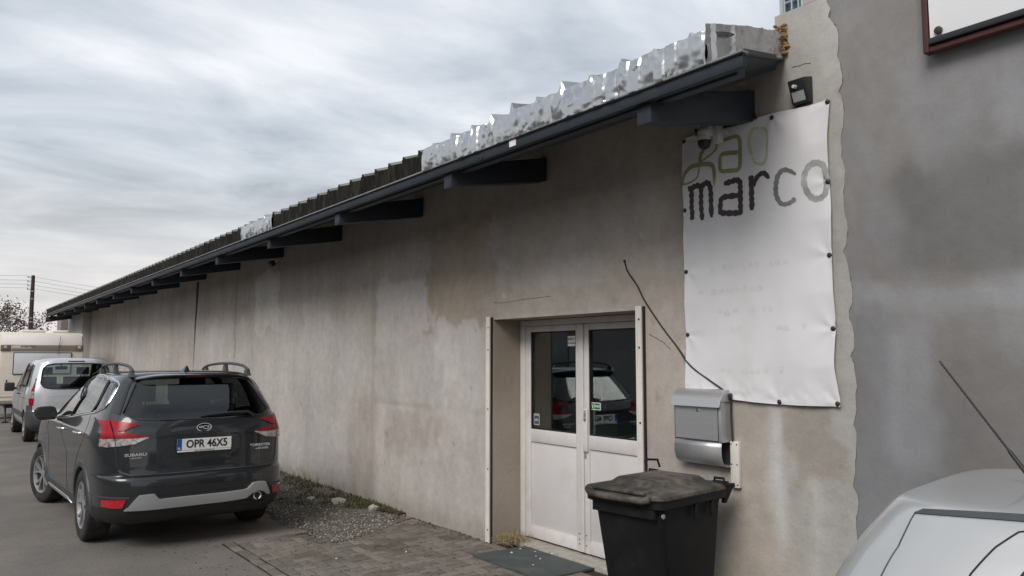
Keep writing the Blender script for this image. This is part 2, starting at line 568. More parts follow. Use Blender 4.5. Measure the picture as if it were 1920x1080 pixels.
foil_mat()
mat('house_wall', (0.42, 0.39, 0.35), 0.9, var=0.1, scale=1)
mat('board_white', (0.70, 0.70, 0.715), 0.5, var=0.05, scale=1.5, c2=(0.60, 0.59, 0.58), c2pos=(0.55, 0.85), c2scale=2)
mat('frame_red', (0.085, 0.026, 0.024), 0.6, var=0.25, scale=8)
mat('lamp_black', (0.017, 0.019, 0.020), 0.45, var=0.1)
mat('lamp_lens', (0.36, 0.37, 0.37), 0.35, var=0.1, scale=60)
mat('cam_white', (0.55, 0.55, 0.56), 0.4, var=0.04)
mat('sign_green', (0.005, 0.16, 0.055), 0.5, var=0.05)
mat('sign_white', (0.75, 0.75, 0.74), 0.5, var=0.03)
mat('room_dark', (0.30, 0.31, 0.31), 0.9, var=0.2, scale=2)
mat('room_shape', (0.12, 0.125, 0.12), 0.8, var=0.2, scale=3)
mat('window_blue', (0.05, 0.085, 0.115), 0.12, var=0.2, scale=3, coat=0.5)
mat('bar_grey', (0.42, 0.45, 0.47), 0.5, metal=0.3)
mat('paper_white', (0.72, 0.72, 0.70), 0.6, var=0.04)
mat('far_wall', (0.50, 0.49, 0.48), 0.9, var=0.12, scale=0.6)
mat('shed_wall', (0.24, 0.235, 0.23), 0.9, var=0.12, scale=0.6)
mat('far_roof', (0.07, 0.065, 0.06), 0.8, var=0.2, scale=0.6)
glass('glass_dark', (0.20, 0.22, 0.22), k=1.1)
glass('glass_green', (0.55, 0.64, 0.60), k=1.3)
glass('glass_clear', (0.85, 0.9, 0.88))
glass('glass_door', (0.62, 0.70, 0.69), k=2.4)

# ================================================================== SETTING
WX = 4.46                                     # street face of the long plastered wall
ground = struct(B().grid(24, 24, lambda u, v: ((u - .5) * 1400, (v - .42) * 1400, -0.02)).build('ground', 'earth', smooth=0))
road = struct(B().grid(12, 40, lambda u, v: (-7.5 + 11.9 * u, -14 + 110 * v, -0.004)).build('road', 'asphalt', smooth=0))

# ---- brick paving in front of the door: dark bed, bricks on top
PX0, PX1, PY0, PY1 = 2.36, 4.455, -4.0, 7.98
pavement = struct(B().box(PX0, WX + 0.37, PY0, PY1 + 0.02, -0.06, 0.002).build('pavement', 'joint_sand', smooth=0))


def gravel_edge(x):
    """Loose gravel lies over the bricks beyond this line."""
    return 7.30 + 0.55 * abs(x - 3.32) ** 1.25 + 0.07 * nz(x * 5, 3)


def brick_mesh(lx, ly):
    g = 0.0060
    return B().box(-lx / 2 + g, lx / 2 - g, -ly / 2 + g, ly / 2 - g, -0.04, 0.0).mesh('brick', 'paver', 40, 0.004, 1)


bm_h, bm_v = brick_mesh(0.2, 0.1), brick_mesh(0.1, 0.2)
bricks = []
bm_s = brick_mesh(0.1, 0.1)
cells_x, cells_y = 20, 120
for a in range(-1, cells_x):
    for b in range(-1, cells_y):
        k = (a - b) % 4
        if k == 0:
            cx, cy, m_ = a + 1, b + .5, bm_h
        elif k == 3:
            cx, cy, m_ = a + .5, b + 1, bm_v
        else:
            continue
        x, y = 2.475 + cx * 0.1, PY1 - cy * 0.1
        if k == 0 and a == -1:
            x, m_ = 2.525, bm_s
        if k == 0 and x > 4.40:
            x, m_ = x - .05, bm_s
        if k == 3 and b == -1:
            y, m_ = PY1 - .05, bm_s
        if x > PX1 - 0.02 or x < 2.51 or y > PY1 - .045 or y < PY0 + .1:
            continue
        if x > 3.05 and y > gravel_edge(x) + 0.5:
            continue
        bricks.append((x, y, m_))
for i in range(60):                            # edging course laid end to end along the road
    bricks.append((2.418, PY1 - 0.1 - i * 0.2, bm_v))
# the ones that show largest stay single bricks
near = sorted(bricks, key=lambda q: (0 if (5.15 < q[1] + 0.0 * q[0] and q[1] > 6.75 - 0.52 * (q[0] - 2.3) - 0.12) else 1, -q[1]))
rest = B()
for i, (x, y, m_) in enumerate(near):
    z = 0.014 + 0.005 * nz(x * 1.3, y * 1.3) + random.uniform(-.0018, .0018)
    rx, ry = random.gauss(0, .008), random.gauss(0, .008)
    if x < 2.45:
        z -= 0.004; x += random.uniform(-.008, .004)
    if i < 300:
        o = bpy.data.objects.new('brick', m_)
        col.objects.link(o)
        o.location = (x, y, z)
        o.rotation_euler = (rx, ry, random.gauss(0, .008))
        o.parent = pavement
    else:
        lx, ly = (.2, .1) if m_ is bm_h else (.1, .2) if m_ is bm_v else (.1, .1)
        rest.box(-lx / 2 + .003, lx / 2 - .003, -ly / 2 + .003, ly / 2 - .003, -.04, 0, Matrix.Translation((x, y, z)))
rest.build('brick_field', 'paver', pavement, 0, kind='stuff')

# ---- gravel spilled between the car and the wall
rg = random.Random(3)


def in_gravel(x, y):
    if x > 4.44 or y > 14.5:
        return False
    left = 3.16 + 0.16 * nz(y * 1.3, 7) + 0.10 * nz(y * 5, 2) + (0.25 * (y - 8.6) if y > 8.6 else 0) * 0.25
    return y > gravel_edge(x) + 0.05 and x > left


gr = B()
ICO = [(0, 0, 1), (.894, 0, .447), (.276, .851, .447), (-.724, .526, .447), (-.724, -.526, .447), (.276, -.851, .447),
       (.724, .526, -.447), (-.276, .851, -.447), (-.894, 0, -.447), (-.276, -.851, -.447), (.724, -.526, -.447), (0, 0, -1)]
ICF = [(0, 1, 2), (0, 2, 3), (0, 3, 4), (0, 4, 5), (0, 5, 1), (1, 6, 2), (2, 7, 3), (3, 8, 4), (4, 9, 5), (5, 10, 1),
       (6, 7, 2), (7, 8, 3), (8, 9, 4), (9, 10, 5), (10, 6, 1), (11, 7, 6), (11, 8, 7), (11, 9, 8), (11, 10, 9), (11, 6, 10)]


def pebble(b, x, y, z, r, rr=rg):
    sx, sy, sz = r * rr.uniform(.7, 1.35), r * rr.uniform(.7, 1.35), r * rr.uniform(.45, .9)
    w = rr.uniform(0, 6.28)
    c, s_ = math.cos(w), math.sin(w)
    vs = []
    for p in ICO:
        k = rr.uniform(.78, 1.15)
        px, py = p[0] * sx * k, p[1] * sy * k
        vs.append((x + px * c - py * s_, y + px * s_ + py * c, z + p[2] * sz * k))
    b.add(vs, ICF)


n = 0
while n < 11000:
    x, y = rg.uniform(3.0, 4.44), 7.3 + 7 * rg.random() ** 1.5
    if in_gravel(x, y) or rg.random() < 0.012:
        dens = 1.0 if x < 4.0 or y < 8.4 else 0.45
        if rg.random() < dens:
            pebble(gr, x, y, 0.016 + 0.004 * rg.random(), rg.uniform(.004, .012) * (1.3 if y > 9 else 1) * (1.7 if rg.random() < .06 else 1))
        n += 1
gb = B()
for i in range(60):                            # thin bed of grit and soil under the stones
    pass
bed = B()
NX, NY = 30, 120
vv = {}
for j in range(NY + 1):
    for i in range(NX + 1):
        x, y = 3.0 + 1.455 * i / NX, 7.2 + 7.5 * j / NY
        d = min(1, max(0, (y - gravel_edge(x)) / .35)) * min(1, max(0, (x - 3.1 - .12 * nz(y * 1.4, 7)) / .25))
        hz = -0.035 + 0.05 * d + 0.012 * fbm(x * 4, y * 4, 1)
        if x > 3.95 and y > 8.3:
            hz += 0.03 * sst(3.9, 4.4, x) * sst(8.2, 9, y)
        bed.v.append((x, y, hz))
bed.f = [(j * (NX + 1) + i, j * (NX + 1) + i + 1, (j + 1) * (NX + 1) + i + 1, (j + 1) * (NX + 1) + i) for j in range(NY) for i in range(NX)]
mat('grit', (0.115, 0.103, 0.090), 0.95, var=0.35, scale=30, bump=0.006, bscale=90, c2=(0.075, 0.068, 0.045), c2scale=3)
struct(bed.build('grit_bed', 'grit'))
gp = B()
for i in range(1500):
    x, y = rg.uniform(3.05, 4.44), 7.3 + 6 * rg.random() ** 1.3
    if in_gravel(x, y):
        pebble(gp, x, y, .022, rg.uniform(.005, .013))
o = gp.build('pale_gravel', 'stone', smooth=0, fixn=False)
o['kind'] = 'stuff'; o['label'] = 'pale stone chips mixed into the gravel between dark car and wall'; o['category'] = 'gravel'
o = gr.build('gravel', 'gravel', smooth=0, fixn=False)
o['kind'] = 'stuff'; o['label'] = 'loose grey gravel spilled over the paving between dark car and wall'; o['category'] = 'gravel'

# ---- moss and short weeds along the foot of the wall
ms = B()
rm = random.Random(5)
n = 0
while n < 8500:
    y = 8.15 + 6.2 * rm.random() ** 1.2
    wdt = 0.10 + 0.85 * sst(8.15, 10.0, y)
    x = 4.455 - wdt * rm.random()
    n += 1
    if fbm(x * 2.4, y * 2.4, 4) + 0.30 * (x - 4.0) + .25 * fbm(x * 9, y * 9, 2) < -0.02:
        continue
    h = rm.uniform(.012, .045) * (1.6 if rm.random() < .07 else 1)
    a, w = rm.uniform(0, 6.28), rm.uniform(.006, .016)
    z = 0.012 + 0.03 * sst(3.9, 4.4, x) * sst(8.2, 9, y)
    dx, dy = math.cos(a) * w, math.sin(a) * w
    lx, ly = rm.uniform(-.03, .03), rm.uniform(-.03, .03)
    ms.add([(x - dx, y - dy, z), (x + dx, y + dy, z), (x + lx, y + ly, z + h)], [(0, 1, 2)])
o = ms.build('moss', 'moss', smooth=0, fixn=False)
o['kind'] = 'stuff'; o['label'] = 'green moss and short weeds along the foot of the plastered wall'; o['category'] = 'moss'
wd = B()
for (y0, h) in ((11.0, .22), (10.7, .16), (11.4, .18), (10.2, .12), (12.0, .16)):
    for i in range(9):
        a = rm.uniform(0, 6.28); l = h * rm.uniform(.6, 1.1)
        x = 4.40 + rm.uniform(-.04, .02); y = y0 + rm.uniform(-.06, .06)
        wd.tube([(x, y, .02), (x + .25 * l * math.cos(a), y + .25 * l * math.sin(a), .02 + .6 * l), (x + .5 * l * math.cos(a), y + .5 * l * math.sin(a), .02 + l)], [.003, .0025, .001], 3)
tag(wd.build('dry_weeds', 'straw', smooth=0), 'thin dry weed stalks against the wall beyond the gravel', 'weeds')
for i, (x, y, r, lb) in enumerate(((4.12, 9.25, .085, 'large pale flat stone lying in the moss by the wall'),
                                   (3.62, 10.35, .075, 'flat pale stone nearest the dark car beside the moss'),
                                   (3.50, 10.6, .055, 'small pale stone at the moss edge by the dark car'),
                                   (4.28, 8.62, .06, 'pale stone among the rubble near the end of the moss'),
                                   (3.95, 9.7, .05, 'small grey stone between the moss and the gravel'))):
    b = B(); rr = random.Random(20 + i)
    pebble(b, 0, 0, 0, r, rr)
    o = b.build('stone', 'stone', smooth=0)
    o.location = (x, y, .035)
    tag(o, lb, 'stone', 'loose stones by the wall')
rb = B()
for i in range(160):                           # crumbs of soil and mortar at the wall foot
    y = rg.uniform(6.6, 9.2); x = 4.45 - abs(rg.gauss(0, .05 + .16 * sst(7.6, 8.6, y)))
    pebble(rb, x, y, .018, rg.uniform(.005, .018))
for i in range(140):
    pebble(rb, rg.uniform(2.4, 4.4), rg.uniform(5.2, 8.0), .018, rg.uniform(.003, .008))
for i in range(90):
    pebble(rb, 2.4 - abs(rg.gauss(0, .45)), rg.uniform(5.8, 8.6), -.001, rg.uniform(.003, .010))
for i in range(120):
    pebble(rb, rg.uniform(2.9, 3.4), rg.uniform(7.5, 10.5), .004, rg.uniform(.003, .008))
o = rb.build('rubble', 'earth', smooth=0, fixn=False)
o['kind'] = 'stuff'; o['label'] = 'crumbs of soil and mortar scattered at the foot of the wall'; o['category'] = 'rubble'

# ================================================================== LOW BUILDING
low = thing('low_warehouse', 'long low warehouse with stained beige plaster wall and dark overhanging eaves', 'building', (WX, 17, 0))
DY0, DY1, DZ = 4.44, 6.41, 2.175              # door opening
DX = WX + 0.36                                # plane of the door
RAG = [(2.772, 4.35), (2.74, 4.18), (2.684, 3.944), (2.645, 3.827), (2.64, 3.688), (2.618, 3.511), (2.648, 3.469), (2.618, 3.342), (2.633, 3.228), (2.672, 3.153), (2.647, 3.047), (2.635, 2.911), (2.666, 2.75), (2.631, 2.58), (2.65, 2.451), (2.615, 2.285), (2.607, 2.155), (2.625, 2.027), (2.603, 1.899), (2.617, 1.74), (2.6, 1.645), (2.614, 1.487), (2.638, 1.391), (2.61, 1.237), (2.636, 1.11), (2.625, 0.956), (2.667, 0.826), (2.632, 0.709), (2.678, 0.578), (2.66, 0.429), (2.679, 0.211), (2.67, -0.1)]


def rag(z):
    for (a, za), (b, zb) in zip(RAG, RAG[1:]):
        if zb <= z <= za:
            t = (z - zb) / (za - zb)
            q_ = b + (a - b) * t
            if z < 3.6:
                q_ = 2.638 + (q_ - 2.638) * .62
            return q_ + 0.010 * nz(z * 13, 5) + 0.009 * nz(z * 33, 8) + .006 * nz(z * 80, 3) + .030 * max(0, nz(z * 3.1, 11)) + .022 * sst(.2, .34, nz(z * 8, 21))
    return RAG[0][0]


def blob(y, z, y0, y1, z0, z1, e, d, seed, fr=2.2):
    yy = y + d * fbm(y * fr, z * fr, seed)
    zz = z + d * fbm(y * fr, z * fr, seed + 9)
    return sst(y0 - e, y0 + e, yy) * (1 - sst(y1 - e, y1 + e, yy)) * sst(z0 - e, z0 + e, zz) * (1 - sst(z1 - e, z1 + e, zz))


def mixc(c, d, t):
    return [a + (b - a) * t for a, b in zip(c, d)]


def plaster_col(y, z):
    c = [0.435, 0.392, 0.356]
    c = mixc(c, [0.430, 0.402, 0.388], sst(-.10, .12, fbm(y * .45, z * .6, 1, 6)) * .8)
    c = mixc(c, [0.375, 0.325, 0.275], sst(.06, .22, fbm(y * .8, z * .5, 8, 6)) * .55)
    st = fbm(y * .8 + .5 * fbm(y * 2, z * 2, 6), z * .35, 3, 5)
    c = mixc(c, [0.37, 0.325, 0.285], sst(.08, .30, st) * .40)
    c = mixc(c, [0.49, 0.465, 0.435], sst(.10, .35, -st) * .40 * sst(9, 16, y))
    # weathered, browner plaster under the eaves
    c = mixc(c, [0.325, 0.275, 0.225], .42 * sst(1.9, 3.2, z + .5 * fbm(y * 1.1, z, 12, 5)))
    # damp brown run left of the door head, its paler repaired neighbours
    c = mixc(c, [0.320, 0.268, 0.205], .85 * blob(y, z, 6.35, 7.75, 2.15, 3.25, .035, .62, 21))
    c = mixc(c, [0.480, 0.445, 0.425], .85 * blob(y, z, 7.7, 9.0, 2.05, 2.75, .02, .42, 31))
    c = mixc(c, [0.475, 0.435, 0.405], .7 * blob(y, z, 6.45, 8.95, .1, 1.22, .02, .30, 36))
    c = mixc(c, [0.470, 0.445, 0.425], .7 * blob(y, z, 6.4, 7.5, 1.3, 2.1, .03, .6, 38))
    c = mixc(c, [0.350, 0.300, 0.250], .5 * blob(y, z, 7.4, 8.6, .75, 1.15, .05, .5, 39))
    c = mixc(c, [0.530, 0.505, 0.465], .8 * blob(y, z, 12.4, 13.6, 2.2, 3.2, .02, .40, 41))
    c = mixc(c, [0.445, 0.422, 0.402], .6 * blob(y, z, 9.7, 13.4, .0, 2.3, .04, .6, 44))
    c = mixc(c, [0.465, 0.44, 0.415], .5 * blob(y, z, 14.0, 17.0, .2, 2.4, .05, .6, 47))
    c = mixc(c, [0.36, 0.315, 0.27], .5 * blob(y, z, 9.3, 10.6, 2.4, 3.3, .05, .5, 48))
    # old seams in the plaster
    c = mixc(c, [0.31, 0.265, 0.225], .50 * math.exp(-((y - 9.04 - .04 * nz(z * 2, 4)) / .045) ** 2) * (1 - sst(2.7, 3.3, z)))
    c = mixc(c, [0.29, 0.245, 0.21], .45 * math.exp(-((z - 1.26 - .02 * (y - 8) * .5 - .02 * nz(y * 2, 4)) / .014) ** 2) * blob(y, z, 6.9, 9.0, 1.1, 1.45, .1, .1, 3))
    c = mixc(c, [0.32, 0.285, 0.25], .6 * math.exp(-((y - 14.7 - .06 * nz(z * 4, 4)) / .035) ** 2) * sst(1.3, 1.5, z))
    # smoother patch round the door, with its sharp edges
    c = mixc(c, [0.385, 0.335, 0.285], .8 * blob(y, z, 4.0, 6.62, 2.2, 2.42, .015, .06, 51))
    c = mixc(c, [0.385, 0.335, 0.290], .7 * blob(y, z, 3.3, 4.42, -.2, 2.9, .04, .3, 55))
    # pale newer render between the banner and the ragged edge
    c = mixc(c, [0.370, 0.358, 0.336], .85 * (1 - sst(2.95, 3.20, y + .15 * fbm(y * 2, z * 2, 60))))
    c = mixc(c, [0.405, 0.398, 0.378], .7 * (1 - sst(2.73, 2.77, y + .09 * fbm(y * 4, z * 3, 66, 5))) * sst(-.3, .1, fbm(y * 5, z * 1.5, 67)))
    c = mixc(c, [0.54, 0.545, 0.545], .75 * math.exp(-((y - 3.18 - .03 * nz(z * 2)) / .06) ** 2) * (1 - sst(1.35, 1.55, z)) * sst(.3, .8, z))
    c = mixc(c, [0.50, 0.50, 0.48], .5 * math.exp(-((y - 2.92 - .03 * nz(z * 2, 3)) / .05) ** 2) * (1 - sst(1.0, 1.2, z)))
    c = mixc(c, [0.32, 0.275, 0.23], .6 * blob(y, z, 2.75, 3.1, 1.0, 1.48, .03, .3, 71, 4))
    # scratches, chips and specks
    k = fbm(y * 7, z * 5, 90, 3)
    c = mixc(c, [0.27, 0.235, 0.20], .6 * sst(.42, .50, k))
    c = mixc(c, [0.55, 0.53, 0.50], .5 * sst(.42, .50, -k))
    # splash dirt near the ground
    c = mixc(c, [0.27, 0.24, 0.205], .55 * (1 - sst(.02, .32, z + .16 * fbm(y * 2.2, 0, 75))))
    g_ = (c[0] + c[1] + c[2]) / 3
    return mixc(c, [g_, g_, g_], .14)


def stain_mesh(name, ys, zs, xf, cf, hole=None, edge=None):
    ny, nz_ = len(ys), len(zs)
    vs, cs = [], []
    for j, z in enumerate(zs):
        for i, y in enumerate(ys):
            if edge and i == 0:
                y = edge(z)
            elif edge and y < edge(z) + .012:
                y = edge(z) + .012 * i / 4
            vs.append((xf(y, z), y, z)); cs.append(cf(y, z))
    fs = []
    for j in range(nz_ - 1):
        for i in range(ny - 1):
            if hole and hole(.5 * (ys[i] + ys[i + 1]), .5 * (zs[j] + zs[j + 1])):
                continue
            fs.append((j * ny + i, (j + 1) * ny + i, (j + 1) * ny + i + 1, j * ny + i + 1))
    me = bpy.data.meshes.new(name)
    me.from_pydata(vs, [], fs)
    a = me.color_attributes.new('stain', 'FLOAT_COLOR', 'POINT')
    a.data.foreach_set('color', [x for c in cs for x in (c[0], c[1], c[2], 1.0)])
    me.polygons.foreach_set('use_smooth', [True] * len(me.polygons))
    return me


def steps(a, b, d):
    n = max(1, round((b - a) / d))
    return [a + (b - a) * i / n for i in range(n)]


ys = steps(2.60, DY0, .035) + steps(DY0, DY1, .06) + steps(DY1, 10, .04) + steps(10, 18, .08) + steps(18, 31.3, .16) + [31.3]
zs = steps(-.05, DZ, .045) + steps(DZ, 3.72, .045) + [3.72]
wave = lambda y, z: WX - 0.006 * fbm(y * .9, z * .9, 17) - 0.0015 * fbm(y * 6, z * 6, 19)
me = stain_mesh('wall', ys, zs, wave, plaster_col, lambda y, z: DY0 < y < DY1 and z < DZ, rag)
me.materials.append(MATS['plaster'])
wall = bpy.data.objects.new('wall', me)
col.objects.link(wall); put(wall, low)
ys2 = steps(2.60, 3.10, .035) + [3.10]
zs2 = steps(3.72, 4.088, .045) + [4.088]
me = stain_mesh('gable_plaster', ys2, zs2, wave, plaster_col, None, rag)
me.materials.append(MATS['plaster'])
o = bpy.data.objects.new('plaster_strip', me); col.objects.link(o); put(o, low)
# thickness of the newer coat along its ragged edge
b = B()
zz = [4.088 - i * .03 for i in range(139)]
b.add([(wave(rag(z), z), rag(z), z) for z in zz] + [(WX + .03, rag(z) + .004, z) for z in zz], [(i, i + 1, len(zz) + i + 1, len(zz) + i) for i in range(len(zz) - 1)])
b.build('plaster_edge', 'reveal', low, 0)
# jambs and head of the door opening, sill
b = B()
b.add([(WX, DY1, -.05), (DX, DY1, -.05), (DX, DY1, DZ), (WX, DY1, DZ)], [(0, 1, 2, 3)])
b.add([(WX, DY0, -.05), (DX, DY0, -.05), (DX, DY0, DZ), (WX, DY0, DZ)], [(0, 3, 2, 1)])
b.add([(WX, DY0, DZ), (DX, DY0, DZ), (DX, DY1, DZ), (WX, DY1, DZ)], [(0, 1, 2, 3)])
b.build('door_reveal', 'reveal', low, 0)
B().box(WX + .16, DX + .10, DY0 + .004, DY1 - .004, -.04, .045).build('threshold', 'stone', low, 30, .006)
# body of the warehouse behind the street wall
b = B()
b.add([(15.5, 3.12, 0), (15.5, 36.2, 0), (15.5, 36.2, 5.2), (15.5, 3.12, 5.2)], [(0, 1, 2, 3)])
b.add([(WX + .01, 36.2, 0), (15.5, 36.2, 0), (15.5, 36.2, 5.75), (WX + .01, 36.2, 3.55)], [(0, 1, 2, 3)])
b.build('rear_wall', 'far_wall', low, 0)
B().box(WX + .001, WX + .3, 31.3, 36.2, 0, 3.62).build('end_wall', 'far_wall', low, 0)
mat('pier', (0.235, 0.205, 0.185), 0.92, var=0.1, scale=2)
mat('pier_pale', (0.46, 0.44, 0.42), 0.92, var=0.12, scale=2, stretch=(1, 1, .3))
B().box(4.19, WX + .12, 31.3, 34.9, 0, 3.40).build('buttress', 'pier_pale', low, 30, .01)
B().box(3.95, WX + .12, 34.905, 36.1, 0, 3.36).build('buttress', 'pier', low, 30, .01)
# dim room behind the door
b = B()
b.box(7.6, 7.65, 3.2, 8.2, 0, 2.9).box(DX + .2, 7.6, 8.2, 8.25, 0, 2.9).box(DX + .2, 7.6, 3.15, 3.2, 0, 2.9).box(DX + .05, 7.6, 3.2, 8.2, 2.9, 2.95).box(DX + .11, 7.6, 3.2, 8.2, -.02, .02)
b.build('room', 'room_dark', low, 0)
b = B().box(5.5, 6.0, 5.75, 6.35, .02, 1.15).box(5.9, 6.3, 4.6, 5.3, .02, .8).box(6.8, 7.3, 5.6, 7.4, .02, 1.9)
b.build('shelves', 'room_shape', low, 30, .02)

# ---- roof
EX, EZ = 3.40, 3.41                            # eave edge: place and underside
SL = 0.345
YA, YB = 2.56, 34.3                            # street-side ends of the eave
YW = 3.06                                      # where the roof end meets the taller wall


YV = 2.80                                      # roof covering starts here, behind the tip of the fascia


def rz(x):
    return EZ + (x - EX) * SL


b = B()
P = [(EX + .03, YA + .02), (EX + .03, YB), (15.6, YB + 2), (15.6, YW + .1), (WX - .01, YW)]
b.prism(P, lambda x, y: (x, y, rz(x) - .012), lambda x, y: (x, y, rz(x) + .035))
b.build('soffit_deck', 'soffit', low, 0)
b = B()                                        # fascia board and its pale drip edge
b.box(EX - .012, EX + .028, YA, YB, EZ - .070, EZ + .002)
b.build('fascia_board', 'fascia', low, 30, .004)
b = B().box(EX - .03, EX + .03, YA - .01, YB, EZ + .004, EZ + .018)
b.build('drip_edge', 'fascia_edge', low, 30, .002)
b = B()                                        # second batten set back under the deck
b.box(EX + .10, EX + .17, YA + .12, YB, EZ - .055, EZ + .03)
b.build('eave_batten', 'navy_wood', low, 30, .004)
b = B()                                        # ribbed sheets
PIT = 0.285
prof = []
y = YA + .06 + PIT
while y < YB:
    prof += [(y, 0.0), (y + PIT * .62, 0.012), (y + PIT * .9, 0.062), (y + PIT * .965, 0.066), (y + PIT * .985, 0.0)]
    y += PIT
n = len(prof)
b.add([(EX - .02, q, EZ + .155 + h) for q, h in prof] + [(WX, max(q, YW + .06 + (q - YA) * .001), rz(WX) + .12 + h) for q, h in prof] + [(15.6, max(q, YW + .06 + (q - YA) * .001), rz(15.6) + .12 + h) for q, h in prof], [(k * n + i, k * n + i + 1, (k + 1) * n + i + 1, (k + 1) * n + i) for k in range(2) for i in range(n - 1)])
b.build('roof_sheet', 'roof_sheet', low, 0)
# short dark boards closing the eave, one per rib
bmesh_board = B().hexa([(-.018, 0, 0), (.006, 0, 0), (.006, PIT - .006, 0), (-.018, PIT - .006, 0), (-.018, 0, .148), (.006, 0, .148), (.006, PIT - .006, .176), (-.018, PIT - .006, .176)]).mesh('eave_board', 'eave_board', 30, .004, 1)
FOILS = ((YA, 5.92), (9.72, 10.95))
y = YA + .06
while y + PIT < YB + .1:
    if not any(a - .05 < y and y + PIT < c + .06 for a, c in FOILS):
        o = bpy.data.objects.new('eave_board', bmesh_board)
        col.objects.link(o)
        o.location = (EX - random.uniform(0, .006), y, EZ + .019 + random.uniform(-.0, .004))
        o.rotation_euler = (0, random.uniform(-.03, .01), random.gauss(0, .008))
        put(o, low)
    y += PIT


def foil_strip(y0, y1, seed, top=.195, amp=1.0, name='foil_cover'):
    ny = int((y1 - y0) / .014)
    prof = [0, .06, .16, .27, .38, .5, .62, .74, .86, .95, 1.0, 1.06, 1.16, 1.32, 1.5]

    def fn(u, v):
        y = y0 + (y1 - y0) * u
        k = v * (len(prof) - 1)
        i = min(int(k), len(prof) - 2)
        p = prof[i] + (prof[i + 1] - prof[i]) * (k - i)
        ph = ((y - (YA + .06)) % PIT) / PIT
        idx = int((y - (YA + .06)) // PIT)
        pk = nz(idx * 3.7 + seed, 1.3)
        w = (math.exp(-((ph - .93) / .05) ** 2) + math.exp(-((ph + .07) / .05) ** 2)) * max(.022, .036 + .05 * pk) * amp
        hgt = top + w + .010 * nz(y * 7, seed) + .014 * ph * (.5 + pk)
        sg_ = (y * 9.7 + .22 * nz(y * 2, 1.1, seed) + .10 * p * nz(y * 4, 3.3, seed))
        ci, cf_ = math.floor(sg_), sg_ % 1
        tilt = nz(ci * 5.3, seed, 2.2) * (cf_ - .5) * .022 + nz(ci * 2.9, 7.7, seed) * (p - .5) * .022
        pin = .008 * max(0, 1 - min(cf_, 1 - cf_) / .06)
        fold = tilt + .006 * nz(y * 14, p * 3, seed) + .012 * max(0, nz(y * 6, p * 1.5, seed + 4) + .1) * nz(y * 38 + p * 3, p * 8, seed) + .004 * abs(nz(y * 25 - p * 6, p * 5, seed + 2))
        crease = pin
        if p <= 1:
            x = EX - .03 - fold * amp * 1.3 - .012 * math.sin(p * 3.1) + crease - .012 * p * nz(y * 3, 2, seed)
            z = EZ + .006 + p * hgt + .004 * nz(y * 30, p * 5)
        else:
            x = EX - .03 + (p - 1) * .5
            z = EZ + .006 + hgt + (p - 1) * (.09 + .05 * nz(y * 14, p * 4, seed)) - .02 * (p - 1)
        return (x, y, z)
    b = B().grid(ny, 28, fn)
    return b.build(name, 'foil2', low, 22, fixn=False)


foil_strip(YV - .02, 5.92, 1.7)
foil_strip(9.72, 10.95, 5.3, .185, .8)
# wrapped roof end, running back to the taller wall


def verge(u, v):
    x = EX - .052 + (WX - EX + .037) * u
    y = YV - .03 + (YW - YV) * u
    z0 = EZ + .004 + (.365 - .004) * u
    hgt = .225 - .05 * u + .015 * math.sin(u * 3.1)
    fold = .010 * nz(u * 5, v * 1.5, 3) + .010 * abs(nz(u * 17 + v * 2, v * 4, 9)) + .006 * nz(u * 30, v * 9, 5) + .012 * math.exp(-((u - .62 - .06 * v) / .015) ** 2) + .016 * math.exp(-((u - .30) / .02) ** 2) + .012 * math.exp(-((u - .08) / .02) ** 2)
    return (x + fold * .4, y - fold, z0 + hgt * v + .006 * nz(u * 9, 2) * v)


B().grid(60, 14, verge).build('foil_end', 'foil2', low, 22, fixn=False)
b = B().hexa([(EX - .012, YA - .012, EZ - .012), (WX - .005, YW - .03, rz(WX) - .012), (WX - .005, YW, rz(WX) - .012), (EX - .012, YA + .02, EZ - .012),
              (EX - .012, YA - .012, EZ + .0), (WX - .005, YW - .03, rz(WX) + .0), (WX - .005, YW, rz(WX) + .0), (EX - .012, YA + .02, EZ + .0)])
b.build('verge_board', 'fascia', low, 30, .003)
b = B()
rr = random.Random(9)
for i in range(40):
    pebble(b, WX - .02 + rr.uniform(-.03, .02), YW - .02 + rr.uniform(-.03, .03), 3.80 + rr.random() * .20, rr.uniform(.012, .03), rr)
b.build('foam_bead', 'foam', low, 60, fixn=False)

# ---- rafter ends under the eave
RB = B().hexa([(3.45, -.06, 3.222), (4.47, -.06, 3.410), (4.47, .06, 3.410), (3.45, .06, 3.222),
               (3.45, -.06, 3.412), (4.47, -.06, 3.625), (4.47, .06, 3.625), (3.45, .06, 3.412)]).mesh('rafter', 'navy_wood', 30, .006, 2)
for k in range(15):
    o = bpy.data.objects.new('rafter', RB)
    col.objects.link(o)
    y = 3.33 + 2.275 * k - .011 * k * k * .5
    o.location = (random.uniform(-.03, .03) + (-.12 if k == 14 else 0), y, -.10 if k == 14 else 0)
    put(o, low)
# pale paper patch on the fascia, small bolts
B().box(EX - .0165, EX - .0125, 4.58, 4.66, EZ - .05, EZ - .004).build('paper_patch', 'paper_white', low, 0)
b = B()
for (y, z) in ((5.02, -.05), (5.08, -.05), (5.04, -.06), (5.4, -.01)):
    b.lathe([(.008, EX - .02), (.008, EX - .012)], 8, Matrix.Translation((0, y, EZ + z)))
b.build('fascia_bolts', 'screw', low, 0, kind='stuff')
